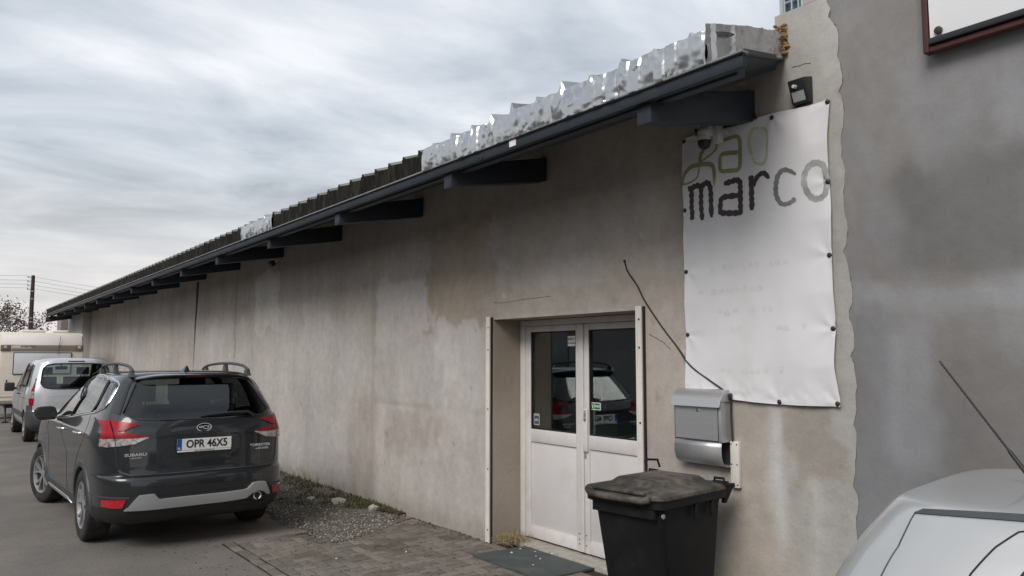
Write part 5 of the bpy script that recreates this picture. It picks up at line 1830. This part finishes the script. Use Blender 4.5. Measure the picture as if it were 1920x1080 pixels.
b = B()
star(b, -.026, 1.126, .019, ye - .0075)
for x, z in ((.008, 1.136), (.034, 1.133), (.046, 1.120), (.030, 1.108), (.006, 1.110)):
    star(b, x, z, .010, ye - .0075)
b.build('badge_stars', 'badge_silver', bg_, 0, local=True)
y_ = SV.at(('s', -.60, .895)).y - .010
rear_text('maker_lettering', 'SUBARU', .036, 'badge_silver', suv, -.615, y_ - .003, .898, 1.45, .0008, .003)
rear_text('model_lettering', 'e-BOXER', .020, 'badge_silver', suv, -.615, y_ - .003, .868, 1.3, 0, .002)
rear_text('maker_lettering', 'FORESTER', .034, 'badge_silver', suv, .565, y_ - .003, .916, 1.35, .0006, .003)
rear_text('model_lettering', 'e-BOXER', .026, 'badge_silver', suv, .585, y_ - .003, .882, 1.3, .0004, .002)
# wiper
p0, p1 = SV.at(('s', .02, 1.225), .02), SV.at(('s', .49, 1.252), .02)
pm = SV.at(('s', .0, 1.205), .03)
b = B().tube([SV.at(('s', .50, 1.205), .02), SV.at(('s', .44, 1.236), .034), SV.at(('s', .25, 1.238), .030), p0], [.02, .016, .011, .008], 8)
b.tube([SV.at(('s', .40, 1.228), .014), SV.at(('s', .2, 1.226), .012), SV.at(('s', -.02, 1.222), .013)], .008, 6)
b.build('rear_wiper', 'plastic', suv, 40, local=True)
# roof spoiler and high brake lamp
b = B()
sp = []
for i in range(25):
    x = -.56 + 1.12 * i / 24
    k = 1 - abs(x / .60) ** 4
    yb = SV.at(('s', x, 1.60)).y
    sp += [(x, yb + .16, 1.645 - .06 * (1 - k)), (x, yb - .02, 1.645 - .055 * (1 - k)), (x, yb - .075, 1.632 - .05 * (1 - k)), (x, yb - .078, 1.622 - .05 * (1 - k)), (x, yb - .01, 1.604 - .045 * (1 - k)), (x, yb + .16, 1.604 - .05 * (1 - k))]
b.add(sp, [(6 * i + k, 6 * i + (k + 1) % 6, 6 * (i + 1) + (k + 1) % 6, 6 * (i + 1) + k) for i in range(24) for k in range(6)] + [(5, 4, 3, 2, 1, 0), tuple(144 + k for k in range(6))])
b.build('roof_spoiler', 'car_grey', suv, 40, local=True)
yb = SV.at(('s', 0, 1.60)).y
B().box(-.12, .12, yb - .068, yb - .045, 1.607, 1.6165).build('brake_lamp', 'lamp_dark_red', suv, 30, .002, local=True)
for s_ in (-1, 1):                             # gloss fins beside the rear window
    b = B(); SV.patch(b, [('s', s_ * .72, 1.262), ('s', s_ * .775, 1.282)], [('s', s_ * .575, 1.575), ('s', s_ * .625, 1.572)], .006, 5, 10, .012)
    b.build('window_fin', 'gloss_black', suv, 40, local=True)
b = B().hexa([(-.085, -.42, 1.655), (-.015, -.42, 1.655), (-.015, -.22, 1.660), (-.085, -.22, 1.660), (-.056, -.415, 1.722), (-.044, -.415, 1.722), (-.044, -.385, 1.716), (-.056, -.385, 1.716)])
b.build('fin_antenna', 'car_grey', suv, 40, .004, local=True)
for s_, y, st_ in ((-1, 0, 0), (1, 0, 0), (-1, 2.67, R(14)), (1, 2.67, R(14))):
    make_wheel(suv, s_ * .785, y, .350, .225, s_, st_)
b = B().box(-.70, .70, -.72, 3.3, .24, .34)
b.box(-.55, .55, -.25, .25, .20, .3)
b.build('underbody', 'interior', suv, 0, local=True)
b = B()
for x in (-.40, 0, .40):
    seat(b, x, .05, .78, .40, .52, .16)
for x in (-.38, .38):
    seat(b, x, 1.0, .72, .5, .62, .14)
b.box(-.75, .75, 1.75, 2.15, .7, 1.08)
b.build('seats', 'seat_cloth', suv, 30, .02, local=True)
b = B(); SV.patch(b, [('s', -.5, 1.18), ('s', .5, 1.18)], [('s', -.5, 1.185), ('s', .5, 1.185)], .0, 2, 1)
wsb = [(-.70, 1.165), (.70, 1.165), (.58, 1.575), (-.58, 1.575)]
b = B().add([(x, SV.lf(z) - .03, z) for x, z in wsb], [(0, 1, 2, 3)])
b.build('windscreen', 'glass_clear', suv, 0, local=True)

# ------------------------------------------------------------------ silver family van beyond
mpv = thing('silver_van', 'silver compact passenger van with tall red tail lamps behind the dark car', 'car', (2.545, 20.18, 0), R(0.4))
MP = Shell([(.25, -.62, .76, 3.40), (.32, -.74, .83, 3.52), (.45, -.80, .875, 3.56), (.58, -.805, .888, 3.57), (.66, -.79, .893, 3.56), (.69, -.765, .895, 3.55), (.85, -.76, .90, 3.45), (1.0, -.752, .895, 3.22),
            (1.06, -.748, .888, 2.95), (1.12, -.742, .876, 2.62), (1.2, -.730, .858, 2.48), (1.35, -.70, .826, 2.24), (1.5, -.664, .792, 1.99), (1.62, -.632, .758, 1.75), (1.70, -.606, .722, 1.54),
            (1.745, -.585, .67, 1.34), (1.772, -.56, .60, 1.15), (1.79, -.50, .48, .95), (1.80, -.36, .30, .68), (1.803, -.1, .08, .3)], E=.55, Ef=1.0, p=3.2, q=6.5)
body = MP.solid(nsd=22).build('body', 'car_silver', mpv, 28, local=True)
VB = [('s', -.66, 1.26), ('s', -.60, 1.175), ('s', -.45, 1.145), ('s', 0, 1.140), ('s', .45, 1.145), ('s', .60, 1.175), ('s', .66, 1.26)]
VT = [('s', -.63, 1.56), ('s', -.56, 1.640), ('s', -.42, 1.668), ('s', 0, 1.675), ('s', .42, 1.668), ('s', .56, 1.640), ('s', .63, 1.56)]


def mp_side(sd_):
    return (([(sd_, -.42, 1.20), (sd_, .0, 1.17)], [(sd_, -.30, 1.63), (sd_, .0, 1.66)]), ([(sd_, .08, 1.16), (sd_, .95, 1.13)], [(sd_, .08, 1.66), (sd_, .95, 1.67)]),
            ([(sd_, 1.03, 1.12), (sd_, 2.2, 1.10)], [(sd_, 1.03, 1.67), (sd_, 1.5, 1.62)]))


cs = [cutter(cavity(MP, .66, 1.80, .05, 2.35), 'interior'), cutter(prism_from(MP, VB, VT, 'y', -1.2, -.3), 'plastic'),
      cutter(B().prism([(-.70, 1.16), (.70, 1.16), (.62, 1.68), (-.62, 1.68)], lambda x, z: (x, 1.1, z), lambda x, z: (x, 3.0, z)), 'plastic')]
for sd_, lo, hi in (('L', -1.2, -.4), ('R', .4, 1.2)):
    for bt, tp in mp_side(sd_):
        cs.append(cutter(prism_from(MP, bt, tp, 'x', lo, hi), 'plastic'))
    for y in (0, 2.73):
        cs.append(cutter(B().lathe([(.37, -.26), (.37, .26)], 30, Matrix.Translation((-.88 if sd_ == 'L' else .88, y, .33))), 'plastic'))
cut(body, cs)
b = B(); MP.patch(b, VB, VT, -.003, 24, 10, .006)
g = b.build('rear_window', 'glass_green', mpv, 40, local=True)
B().tube(MP.path(VB + list(reversed(VT)), -.001, 90, True), .016, 6, True).build('window_seal', 'gloss_black', g, 40, local=True)
wsb = [(-.74, 1.15), (.74, 1.15), (.63, 1.69), (-.63, 1.69)]
B().add([(x, MP.lf(z) - .03, z) for x, z in wsb], [(0, 1, 2, 3)]).build('windscreen', 'glass_clear', mpv, 0, local=True)
for sd_ in 'LR':
    s_ = -1 if sd_ == 'L' else 1
    for bt, tp in mp_side(sd_):
        b = B(); MP.patch(b, bt, tp, -.003, 8, 8, .006)
        g = b.build('side_window', 'glass_dark', mpv, 40, local=True)
        B().tube(MP.path(bt + list(reversed(tp)), -.001, 50, True), .012, 6, True).build('window_seal', 'gloss_black', g, 40, local=True)
    q = lambda x, z: ('s', s_ * x, z)
    w_ = lambda y, z: (sd_, y, z)
    for z0, z1, m_, nm in ((.80, .945, 'lamp_red', 'tail_lamp'), (.945, 1.09, 'lamp_clear', 'reversing_lamp'), (1.09, 1.36, 'lamp_red', 'tail_lamp')):
        b = B(); MP.patch(b, [q(.775 if z0 > .9 else .785, z0), w_(-.60, z0)], [q(.775 if z1 < 1.2 else .745, z1), w_(-.58 if z1 < 1.2 else -.60, z1)], .014, 8, 8, .03)
        b.build(nm, m_, mpv, 40, local=True)
    b = B(); MP.patch(b, [w_(.36, .50), w_(2.3, .50)], [w_(.36, .62), w_(2.3, .62)], .010, 12, 3, .02)
    b.build('side_moulding', 'plastic_grey', mpv, 40, local=True)
    b = B()
    Mm = Matrix.Translation((s_ * 1.02, 2.02, 1.12))
    b.box(-.10, .10, -.06, .07, -.10, .10, Mm).box(-.16 if s_ > 0 else .05, -.05 if s_ > 0 else .16, -.02, .04, -.06, -.01, Mm)
    b.build('mirror', 'plastic', mpv, 40, .03, 3, local=True)
    b = B().tube([(s_ * .905, 1.12, 1.0), (s_ * .94, 1.08, 1.0), (s_ * .94, .96, 1.0), (s_ * .905, .92, 1.0)], .014, 8)
    b.build('door_handle', 'plastic', mpv, 40, local=True)
    b = B().tube(MP.path([(sd_, .98, 1.66), (sd_, .98, 1.1), (sd_, .98, .35)], -.001, 30), .005, 5).tube(MP.path([(sd_, .02, 1.66), (sd_, .02, 1.0), (sd_, .30, .75), (sd_, .40, .40)], -.001, 30), .005, 5).tube(MP.path([(sd_, -.3, .93), (sd_, .9, .93)], -.001, 20), .006, 5)
    b.build('door_gap', 'plastic', mpv, 0, local=True)
b = B(); MP.patch(b, [('L', -.36, .26), ('s', -.74, .26), ('s', 0, .26), ('s', .74, .26), ('R', -.36, .26)], [('L', -.36, .66), ('s', -.78, .67), ('s', 0, .60), ('s', .78, .67), ('R', -.36, .66)], .012, 30, 6, .03)
b.build('rear_bumper', 'plastic_grey', mpv, 40, local=True)
b = B(); MP.patch(b, [('L', -.48, .66), ('s', -.80, .66)], [('L', -.50, .80), ('s', -.80, .80)], .010, 8, 4, .02)
MP.patch(b, [('R', -.48, .66), ('s', .80, .66)], [('R', -.50, .80), ('s', .80, .80)], .010, 8, 4, .02)
b.build('bumper_corner', 'plastic_grey', mpv, 40, local=True)
yb = MP.at(('s', 0, 1.72)).y
B().box(-.16, .16, yb - .012, yb + .03, 1.715, 1.735).build('brake_lamp', 'lamp_dark_red', mpv, 30, .004, local=True)
b = B().tube([MP.at(('s', .52, 1.66), .02), MP.at(('s', .50, 1.55), .03), MP.at(('s', .38, 1.47), .03), MP.at(('s', .30, 1.43), .02)], [.03, .025, .014, .01], 8)
b.build('rear_wiper', 'plastic', mpv, 40, local=True)
b = B(); MP.patch(b, [('s', -.5, .985), ('s', .5, .985)], [('s', -.5, 1.0), ('s', .5, 1.0)], .004, 12, 2, .01)
b.build('tailgate_crease', 'car_silver', mpv, 40, local=True)
for s_, y in ((-1, 0), (1, 0), (-1, 2.73), (1, 2.73)):
    make_wheel(mpv, s_ * .775, y, .325, .205, s_, 0, 6, 'single')
b = B().box(-.68, .68, -.55, 3.2, .24, .34)
b.build('underbody', 'interior', mpv, 0, local=True)
b = B()
for x in (-.38, .38):
    seat(b, x, 1.25, .78, .5, .58, .12)
for x in (-.40, 0, .40):
    seat(b, x, .35, .74, .40, .42, .12)
b.box(-.75, .75, 2.0, 2.4, .7, 1.10)
b.build('seats', 'seat_cloth', mpv, 30, .02, local=True)
B().box(-.13, .13, 1.72, 1.75, 1.52, 1.60).box(-.012, .012, 1.74, 1.78, 1.58, 1.68).build('inner_mirror', 'plastic', mpv, 30, .01, local=True)

# ------------------------------------------------------------------ pale hatchback close on the right (faces away from the road's far end)
hb = thing('pale_hatchback', 'pale silver hatchback cut off at the lower right, rear corner and roof showing', 'car', (2.60, .93, 0), R(192))
hb.rotation_euler = (0, R(-1.3), R(192))
hb.location.z = -.012
HB = Shell([(.22, -.46, .70, 2.95), (.30, -.58, .78, 3.05), (.45, -.63, .82, 3.10), (.60, -.635, .835, 3.10), (.72, -.62, .838, 3.06), (.85, -.59, .832, 2.92), (.92, -.57, .822, 2.66), (.97, -.558, .81, 2.34), (1.03, -.543, .79, 2.12),
            (1.10, -.520, .765, 1.96), (1.20, -.478, .722, 1.74), (1.30, -.425, .672, 1.50), (1.37, -.375, .628, 1.30), (1.408, -.345, .602, 1.16), (1.426, -.325, .580, 1.05), (1.436, -.29, .552, .92), (1.441, -.21, .47, .76), (1.444, -.09, .36, .60), (1.446, .06, .22, .42), (1.447, .18, .06, .28)], E=.50, Ef=1.0, p=3.8, q=5.8)
body = HB.solid().build('body', 'car_white', hb, 28, local=True)
HW = [(('R', -.05, 1.06), ('R', .03, 1.005), ('R', .36, 1.00), ('R', .80, .985)), (('R', -.035, 1.20), ('R', .03, 1.332), ('R', .30, 1.352), ('R', .80, 1.355))]


def hb_side(sd_):
    f_ = lambda L_: [(sd_, a, c) for _, a, c in L_]
    return ((f_(HW[0]), f_(HW[1])), ([(sd_, .88, .985), (sd_, 1.80, .96)], [(sd_, .88, 1.350), (sd_, 1.12, 1.310)]))


HB_B = [('s', -.40, 1.04), ('s', -.3, 1.01), ('s', 0, 1.005), ('s', .3, 1.01), ('s', .40, 1.04)]
HB_T = [('s', -.32, 1.24), ('s', -.25, 1.26), ('s', 0, 1.27), ('s', .25, 1.26), ('s', .32, 1.24)]
cs = [cutter(cavity(HB, .60, 1.46, .05, 2.0), 'interior'), cutter(prism_from(HB, HB_B, HB_T, 'y', -1.0, .0), 'plastic'),
      cutter(B().prism([(-.58, 1.05), (.58, 1.05), (.48, 1.36), (-.48, 1.36)], lambda x, z: (x, .9, z), lambda x, z: (x, 2.6, z)), 'plastic')]
for sd_, lo, hi in (('L', -1.2, -.35), ('R', .35, 1.2)):
    for bt, tp in hb_side(sd_):
        cs.append(cutter(prism_from(HB, bt, tp, 'x', lo, hi), 'plastic'))
    for y in (0, 2.45):
        cs.append(cutter(B().lathe([(.33, -.25), (.33, .25)], 30, Matrix.Translation((-.82 if sd_ == 'L' else .82, y, .30))), 'plastic'))
cut(body, cs)
b = B(); HB.patch(b, HB_B, HB_T, -.003, 20, 8, .006)
g = b.build('rear_window', 'glass_dark', hb, 40, local=True)
B().tube(HB.path(HB_B + list(reversed(HB_T)), -.001, 80, True), .012, 6, True).build('window_seal', 'gloss_black', g, 40, local=True)
wsb = [(-.66, 1.02), (.66, 1.02), (.52, 1.37), (-.52, 1.37)]
B().add([(x, HB.lf(z) - .03, z) for x, z in wsb], [(0, 1, 2, 3)]).build('windscreen', 'glass_dark', hb, 0, local=True)
for sd_ in 'LR':
    s_ = -1 if sd_ == 'L' else 1
    for bt, tp in hb_side(sd_):
        b = B(); HB.patch(b, bt, tp, -.003, 12, 8, .006)
        g = b.build('side_window', 'glass_dark', hb, 40, local=True)
        B().tube(HB.path(bt + list(reversed(tp)), .0, 60, True), .010, 6, True).build('window_seal', 'gloss_black', g, 40, local=True)
    # black strip in the roof gutter
    b = B()
    HB.patch(b, [(sd_, -.235, 1.405), (sd_, .0, 1.420), (sd_, .3, 1.424), (sd_, .9, 1.408)], [(sd_, -.215, 1.417), (sd_, .0, 1.4325), (sd_, .3, 1.4365), (sd_, .9, 1.421)], .0035, 24, 2, .008)
    b.build('roof_strip', 'plastic_grey', hb, 40, local=True)
    b = B().tube(HB.path([(sd_, -.232, 1.410), (sd_, -.258, 1.33), (sd_, -.292, 1.25), (sd_, -.33, 1.15), (sd_, -.36, 1.0), (sd_, -.38, .8)], -.0005, 40), .0024, 5)
    b.tube(HB.path([(sd_, .20, 1.414), (sd_, .06, 1.412), (sd_, .0, 1.400), (sd_, -.045, 1.362), (sd_, -.09, 1.30), (sd_, -.12, 1.18), (sd_, -.12, 1.0), (sd_, .10, .76), (sd_, .40, .5)], -.0005, 60), .0024, 5)
    b.tube(HB.path([(sd_, .84, 1.36), (sd_, .84, 1.0), (sd_, .82, .4)], -.0005, 30), .0024, 5)
    b.build('panel_gap', 'plastic', hb, 0, local=True)
    b = B(); HB.patch(b, [('s', s_ * .68, .70), (sd_, -.36, .70)], [('s', s_ * .66, .98), (sd_, -.33, .98)], .010, 8, 6, .02)
    b.build('tail_lamp', 'lamp_red', hb, 40, local=True)
    b = B().box(-.09, .09, -.05, .06, -.07, .07, Matrix.Translation((s_ * .93, 1.66, 1.0))).box(-.10, .10, -.01, .03, -.05, -.02, Matrix.Translation((s_ * .84, 1.66, .98)))
    b.build('mirror', 'car_white', hb, 40, .025, 3, local=True)
    b = B().tube([(s_ * .828, .30, .90), (s_ * .86, .27, .90), (s_ * .86, .17, .90), (s_ * .828, .14, .90)], .012, 8)
    b.build('door_handle', 'car_white', hb, 40, local=True)
b = B().tube([(.008, -.048, 1.445), (.006, -.068, 1.462)], [.024, .015], 12)
A0, A1 = Vector((.006, -.066, 1.460)), Vector((-.045, -.307, 1.803))
b.tube([A0, A0.lerp(A1, .22)], [.0075, .006], 10).tube([A0.lerp(A1, .22), A1], [.0034, .0028], 8)
for i in range(26):
    p = A0.lerp(A1, .23 + .76 * i / 26)
    b.lathe([(.0040, 0), (.0040, .004)], 6, Matrix.Translation(p) @ Matrix.Rotation(R(36), 4, 'X'), 'Z')
b.build('aerial', 'plastic', hb, 40, local=True)
for s_, y in ((-1, 0), (1, 0), (-1, 2.45), (1, 2.45)):
    make_wheel(hb, s_ * .72, y, .295, .185, s_, 0, 7, 'single')
b = B().box(-.6, .6, -.5, 2.8, .22, .32)
b.build('underbody', 'interior', hb, 0, local=True)
b = B()
for x in (-.35, .35):
    seat(b, x, .95, .62, .46, .54, .12); seat(b, x, .15, .62, .44, .46, .14)
b.build('seats', 'seat_cloth', hb, 30, .02, local=True)

# ================================================================== CARAVAN
cv = thing('caravan', 'cream touring caravan with brown lamp panels beyond the silver van', 'caravan', (2.52, 28.2, 0))
CX0, CX1, CY = 1.50, 3.56, 26.05
prof = [(CY + .06, .52), (CY, .60), (CY, 1.5), (CY + .01, 2.08), (CY + .06, 2.25), (CY + .14, 2.46), (CY + .22, 2.515), (CY + .4, 2.53), (CY + 3.6, 2.53), (CY + 4.0, 2.35), (CY + 4.3, 1.6), (CY + 4.3, .8), (CY + 4.1, .52)]
B().prism(prof, lambda y, z: (CX0, y, z), lambda y, z: (CX1, y, z)).build('shell', 'caravan_cream', cv, 25, .045, 3)
B().hexa([(CX0 + .05, CY - .006, 2.16), (CX1 - .05, CY - .006, 2.16), (CX1 - .05, CY + .02, 2.16), (CX0 + .05, CY + .02, 2.16), (CX0 + .05, CY + .10, 2.44), (CX1 - .05, CY + .10, 2.44), (CX1 - .05, CY + .2, 2.44), (CX0 + .05, CY + .2, 2.44)]).build('head_panel', 'caravan_white', cv, 30, .006)
B().box(CX0 + .26, CX1 - .22, CY - .010, CY + .01, 2.0, 2.15).build('band', 'caravan_band', cv, 30, .004)
b = B()
for z in (2.005, 2.03, 2.055, 2.08, 2.105, 2.13):
    b.box(CX0 + (.27 if z < 2.06 else .75), CX1 - .23, CY - .016, CY - .0105, z, z + .009)
b.build('band_lines', 'caravan_brown', cv, 0)
M = frame((CX0 + .66, CY - .013, 2.115), (1, 0, 0), (0, 0, 1), (0, -1, 0))
text('lettering', 'AVENTO', .075, 'plate_ink', cv, M, .001, False, 1.2, .001)
for x0, x1 in ((CX0 + .01, CX0 + .25), (CX1 - .21, CX1 - .01)):
    o = B().box(x0, x1, CY - .014, CY + .01, 1.99, 2.155).build('lamp_panel', 'caravan_brown', cv, 30, .005)
    B().lathe([(.035, CY - .03), (.045, CY - .014)], 14, Matrix.Translation(((x0 + x1) / 2, 0, 2.10)), 'Y').build('marker_lamp', 'caravan_band', o, 40, local=True)
b = B().box(CX0 + .32, CX1 - .30, CY - .022, CY + .01, 1.33, 1.955)
b.build('window_frame', 'plastic_grey', cv, 30, .05, 3)
B().box(CX0 + .345, CX1 - .325, CY - .034, CY - .020, 1.355, 1.93).build('pane', 'caravan_pane', cv, 30, .04, 3)
b = B().tube([(CX0 + .19, CY, 1.18), (CX0 + .19, CY - .05, 1.18), (CX0 + .19, CY - .05, 1.02), (CX0 + .19, CY, 1.02)], .015, 8)
b.build('grab_handle', 'plastic', cv, 40)
b = B().box(CX0 + .03, CX1 - .03, CY - .012, CY + .01, .72, .75).box(CX0 + .03, CX1 - .03, CY - .012, CY + .01, .60, .64)
b.build('lower_trim', 'caravan_band', cv, 30, .004)
for x0, x1 in ((2.0, 2.6), (2.78, 3.2)):
    B().box(x0, x1, CY + .3, CY + 1.0, 2.52, 2.60).build('roof_vent', 'caravan_white', cv, 30, .03, 3)
for x in (CX0 + .22, CX1 - .22):
    b = B().tube([(x, CY + .35, .5), (x, CY + .18, .03)], .025, 8).box(x - .08, x + .08, CY + .1, CY + .26, 0, .03).tube([(x, CY + .7, .5), (x, CY + .24, .2)], .015, 8)
    b.build('corner_steady', 'plastic', cv, 40)
for x in (CX0 + .12, CX1 - .12):
    B().lathe([(.12, -.09), (.3, -.08), (.32, -.03), (.32, .03), (.3, .08), (.12, .09)], 26, Matrix.Translation((x, CY + 2.3, .32))).build('wheel', 'tyre', cv, 40)
b = B().box(CX0 + .2, CX1 - .2, CY + .3, CY + 4.2, .40, .52).tube([(CX0 + .5, CY + 4.2, .45), (2.53, CY + 5.4, .45)], .04, 8).tube([(CX1 - .5, CY + 4.2, .45), (2.53, CY + 5.4, .45)], .04, 8).tube([(2.53, CY + 5.2, .45), (2.53, CY + 5.2, .02)], .03, 8)
b.build('chassis', 'plastic', cv, 40)
b = B().tube([(CX0 + 1.46, CY + .02, 2.42), (CX0 + 1.42, CY - .04, 2.0), (CX0 + 1.42, CY - .04, 1.9)], .006, 6)
b.build('cord', 'cable', cv, 40)

# ================================================================== POLE, WIRES, TREES BEYOND
pl_ = thing('utility_pole', 'dark wooden utility pole with wires beyond the end of the warehouse', 'utility pole', (5.07, 60, 0))
PXX, PYY = 5.07, 60.0
B().tube([(PXX + .02, PYY, 0), (PXX, PYY, 3.6), (PXX - .01, PYY, 7.18)], [.16, .13, .105], 12).build('pole', 'pole_wood', pl_, 40)
arms = B(); ins = B(); wires = []
for i, z in enumerate((7.02, 6.74, 6.48, 6.24)):
    arms.tube([(PXX, PYY, z), (PXX - .32, PYY - .05, z)], .016, 6)
    arms.tube([(PXX - .30, PYY - .05, z), (PXX - .30, PYY - .05, z + .08)], .010, 6)
    ins.lathe([(.02, 0), (.04, .02), (.03, .05), (.035, .08), (.015, .11)], 10, Matrix.Translation((PXX - .30, PYY - .05, z + .02)), 'Z')
    wires.append(z + .10)
arms.build('cross_arm', 'steel_dark', pl_, 40)
ins.build('insulators', 'insulator', pl_, 40)
b = B()
for z in (6.1, 5.6, 4.35, 4.1):
    b.lathe([(.135, 0), (.14, .02), (.14, .04), (.135, .06)], 12, Matrix.Translation((PXX, PYY, z)), 'Z')
b.tube([(PXX - .13, PYY - .1, 6.4), (PXX - .15, PYY - .1, 3.5), (PXX - .15, PYY - .1, .2)], .02, 6)
b.build('pole_bands', 'insulator', pl_, 40)
for i, z in enumerate(wires):
    for dst, sag, nm in (((-34, 66, z - .05), .25, 'towards the left edge'), ((42, 76, z - .55), .8, 'away over the warehouse roof')):
        p = []
        for k_ in range(25):
            t = k_ / 24
            p.append((PXX - .30 + (dst[0] - PXX + .3) * t, PYY - .05 + (dst[1] - PYY) * t, z + (dst[2] - z) * t - sag * 4 * t * (1 - t)))
        tag(B().tube(p, .008, 5).build('overhead_wire', 'cable', None, 40), ['top', 'second', 'third', 'lowest'][i] + ' overhead wire running from the pole ' + nm, 'wire', 'overhead wires')


def grow(b, p, d, l, r, lev, rr, tips):
    n = 3
    pts, rs = [p], [r]
    q = p.copy(); dd = d.copy()
    for i in range(n):
        dd = (dd + Vector((rr.gauss(0, .16), rr.gauss(0, .16), rr.gauss(.03, .10)))).normalized()
        q = q + dd * (l / n)
        pts.append(q.copy()); rs.append(r * (1 - .45 * (i + 1) / n))
    b.tube(pts, rs, 5 if lev < 2 else 3)
    if lev >= 5:
        tips.append(q.copy()); return
    for i in range(rr.choice((3, 3, 4)) if lev < 3 else rr.choice((2, 3))):
        k_ = rr.randint(1, n)
        ax = Vector((rr.gauss(0, 1), rr.gauss(0, 1), rr.gauss(.15, .6))).normalized()
        nd = (dd * .75 + ax * .85).normalized()
        grow(b, pts[k_], nd, l * rr.uniform(.58, .80), rs[k_] * .62, lev + 1, rr, tips)
    if lev >= 2:
        tips.append(q.copy())


def bare_tree(name, label, loc, h, r0, seed, leaves, spread, group=None, leaf_m='winter_leaf', ls=.09):
    t = thing(name, label, 'tree', loc, group=group)
    rr = random.Random(seed)
    b = B(); tips = []
    p = Vector(loc)
    top = p + Vector((0, 0, h * .26))
    b.tube([p, p + Vector((.05, 0, h * .13)), top], [r0, r0 * .8, r0 * .7], 9)
    for i in range(6):
        a = 6.28 * i / 6 + rr.random()
        grow(b, top - Vector((0, 0, rr.uniform(0, .1 * h))), Vector((math.cos(a) * .8, math.sin(a) * .8, rr.uniform(.35, 1.2))).normalized(), h * .23, r0 * .42, 1, rr, tips)
    b.build('trunk', 'bark', t, 40, fixn=False)
    c = B()
    for i in range(leaves):
        q = rr.choice(tips) + Vector((rr.gauss(0, spread), rr.gauss(0, spread), rr.gauss(0, spread)))
        u = Vector((rr.gauss(0, 1), rr.gauss(0, 1), rr.gauss(0, 1))).normalized() * ls * rr.uniform(.6, 1.3)
        v = u.cross(Vector((rr.gauss(0, 1), rr.gauss(0, 1), rr.gauss(0, 1)))).normalized() * ls * .6
        c.add([q - u, q + v, q + u, q - v], [(0, 1, 2, 3)])
    c.build('crown', leaf_m, t, 0, fixn=False)
    return t


bare_tree('bare_tree', 'leafless brown tree beside the utility pole at the far left', (3.7, 70, 0), 9.3, .18, 4, 3800, .18)
bare_tree('bare_tree', 'low bare shrub showing above the caravan roof near the buttress', (7.1, 72, 0), 3.9, .07, 9, 260, .2, None, 'winter_leaf', .07)
bare_tree('bare_tree', 'thin bare shrub above the caravan just right of the utility pole', (6.2, 75, 0), 3.6, .06, 15, 200, .2, None, 'winter_leaf', .07)
hs = thing('distant_house', 'distant house whose dark red roof shows above the caravan at the left edge', 'house', (1.0, 80, 0))
B().box(-6, 4.05, 77, 86, 0, 3.6).build('wall', 'house_wall', hs, 0)
B().prism([(76.4, 3.55), (86.6, 3.55), (81.5, 4.75)], lambda y, z: (-6.5, y, z), lambda y, z: (4.3, y, z)).build('roof', 'tile_red', hs, 0)
# building across the road, seen only as a reflection
op = thing('opposite_shed', 'plain shed across the road, mirrored in the car and door glass', 'building', (-10.5, 14, 0))
B().box(-17, -9, -12, 44, 0, 3.6).build('wall', 'shed_wall', op, 0)
B().prism([(-18, 3.55), (-8.4, 3.55), (-8.4, 3.75), (-13, 5.3), (-18, 3.75)], lambda x, z: (x, -12.6, z), lambda x, z: (x, 44.6, z)).build('roof', 'far_roof', op, 0)
for y in (-4, 2.5, 9, 15.5, 22):
    o = B().box(-9.02, -8.96, y, y + 2.6, .9, 2.4).build('window', 'window_blue', op, 0)
    B().box(-8.97, -8.93, y + 1.26, y + 1.34, .9, 2.4).build('frame', 'sign_white', o, 0, local=True)
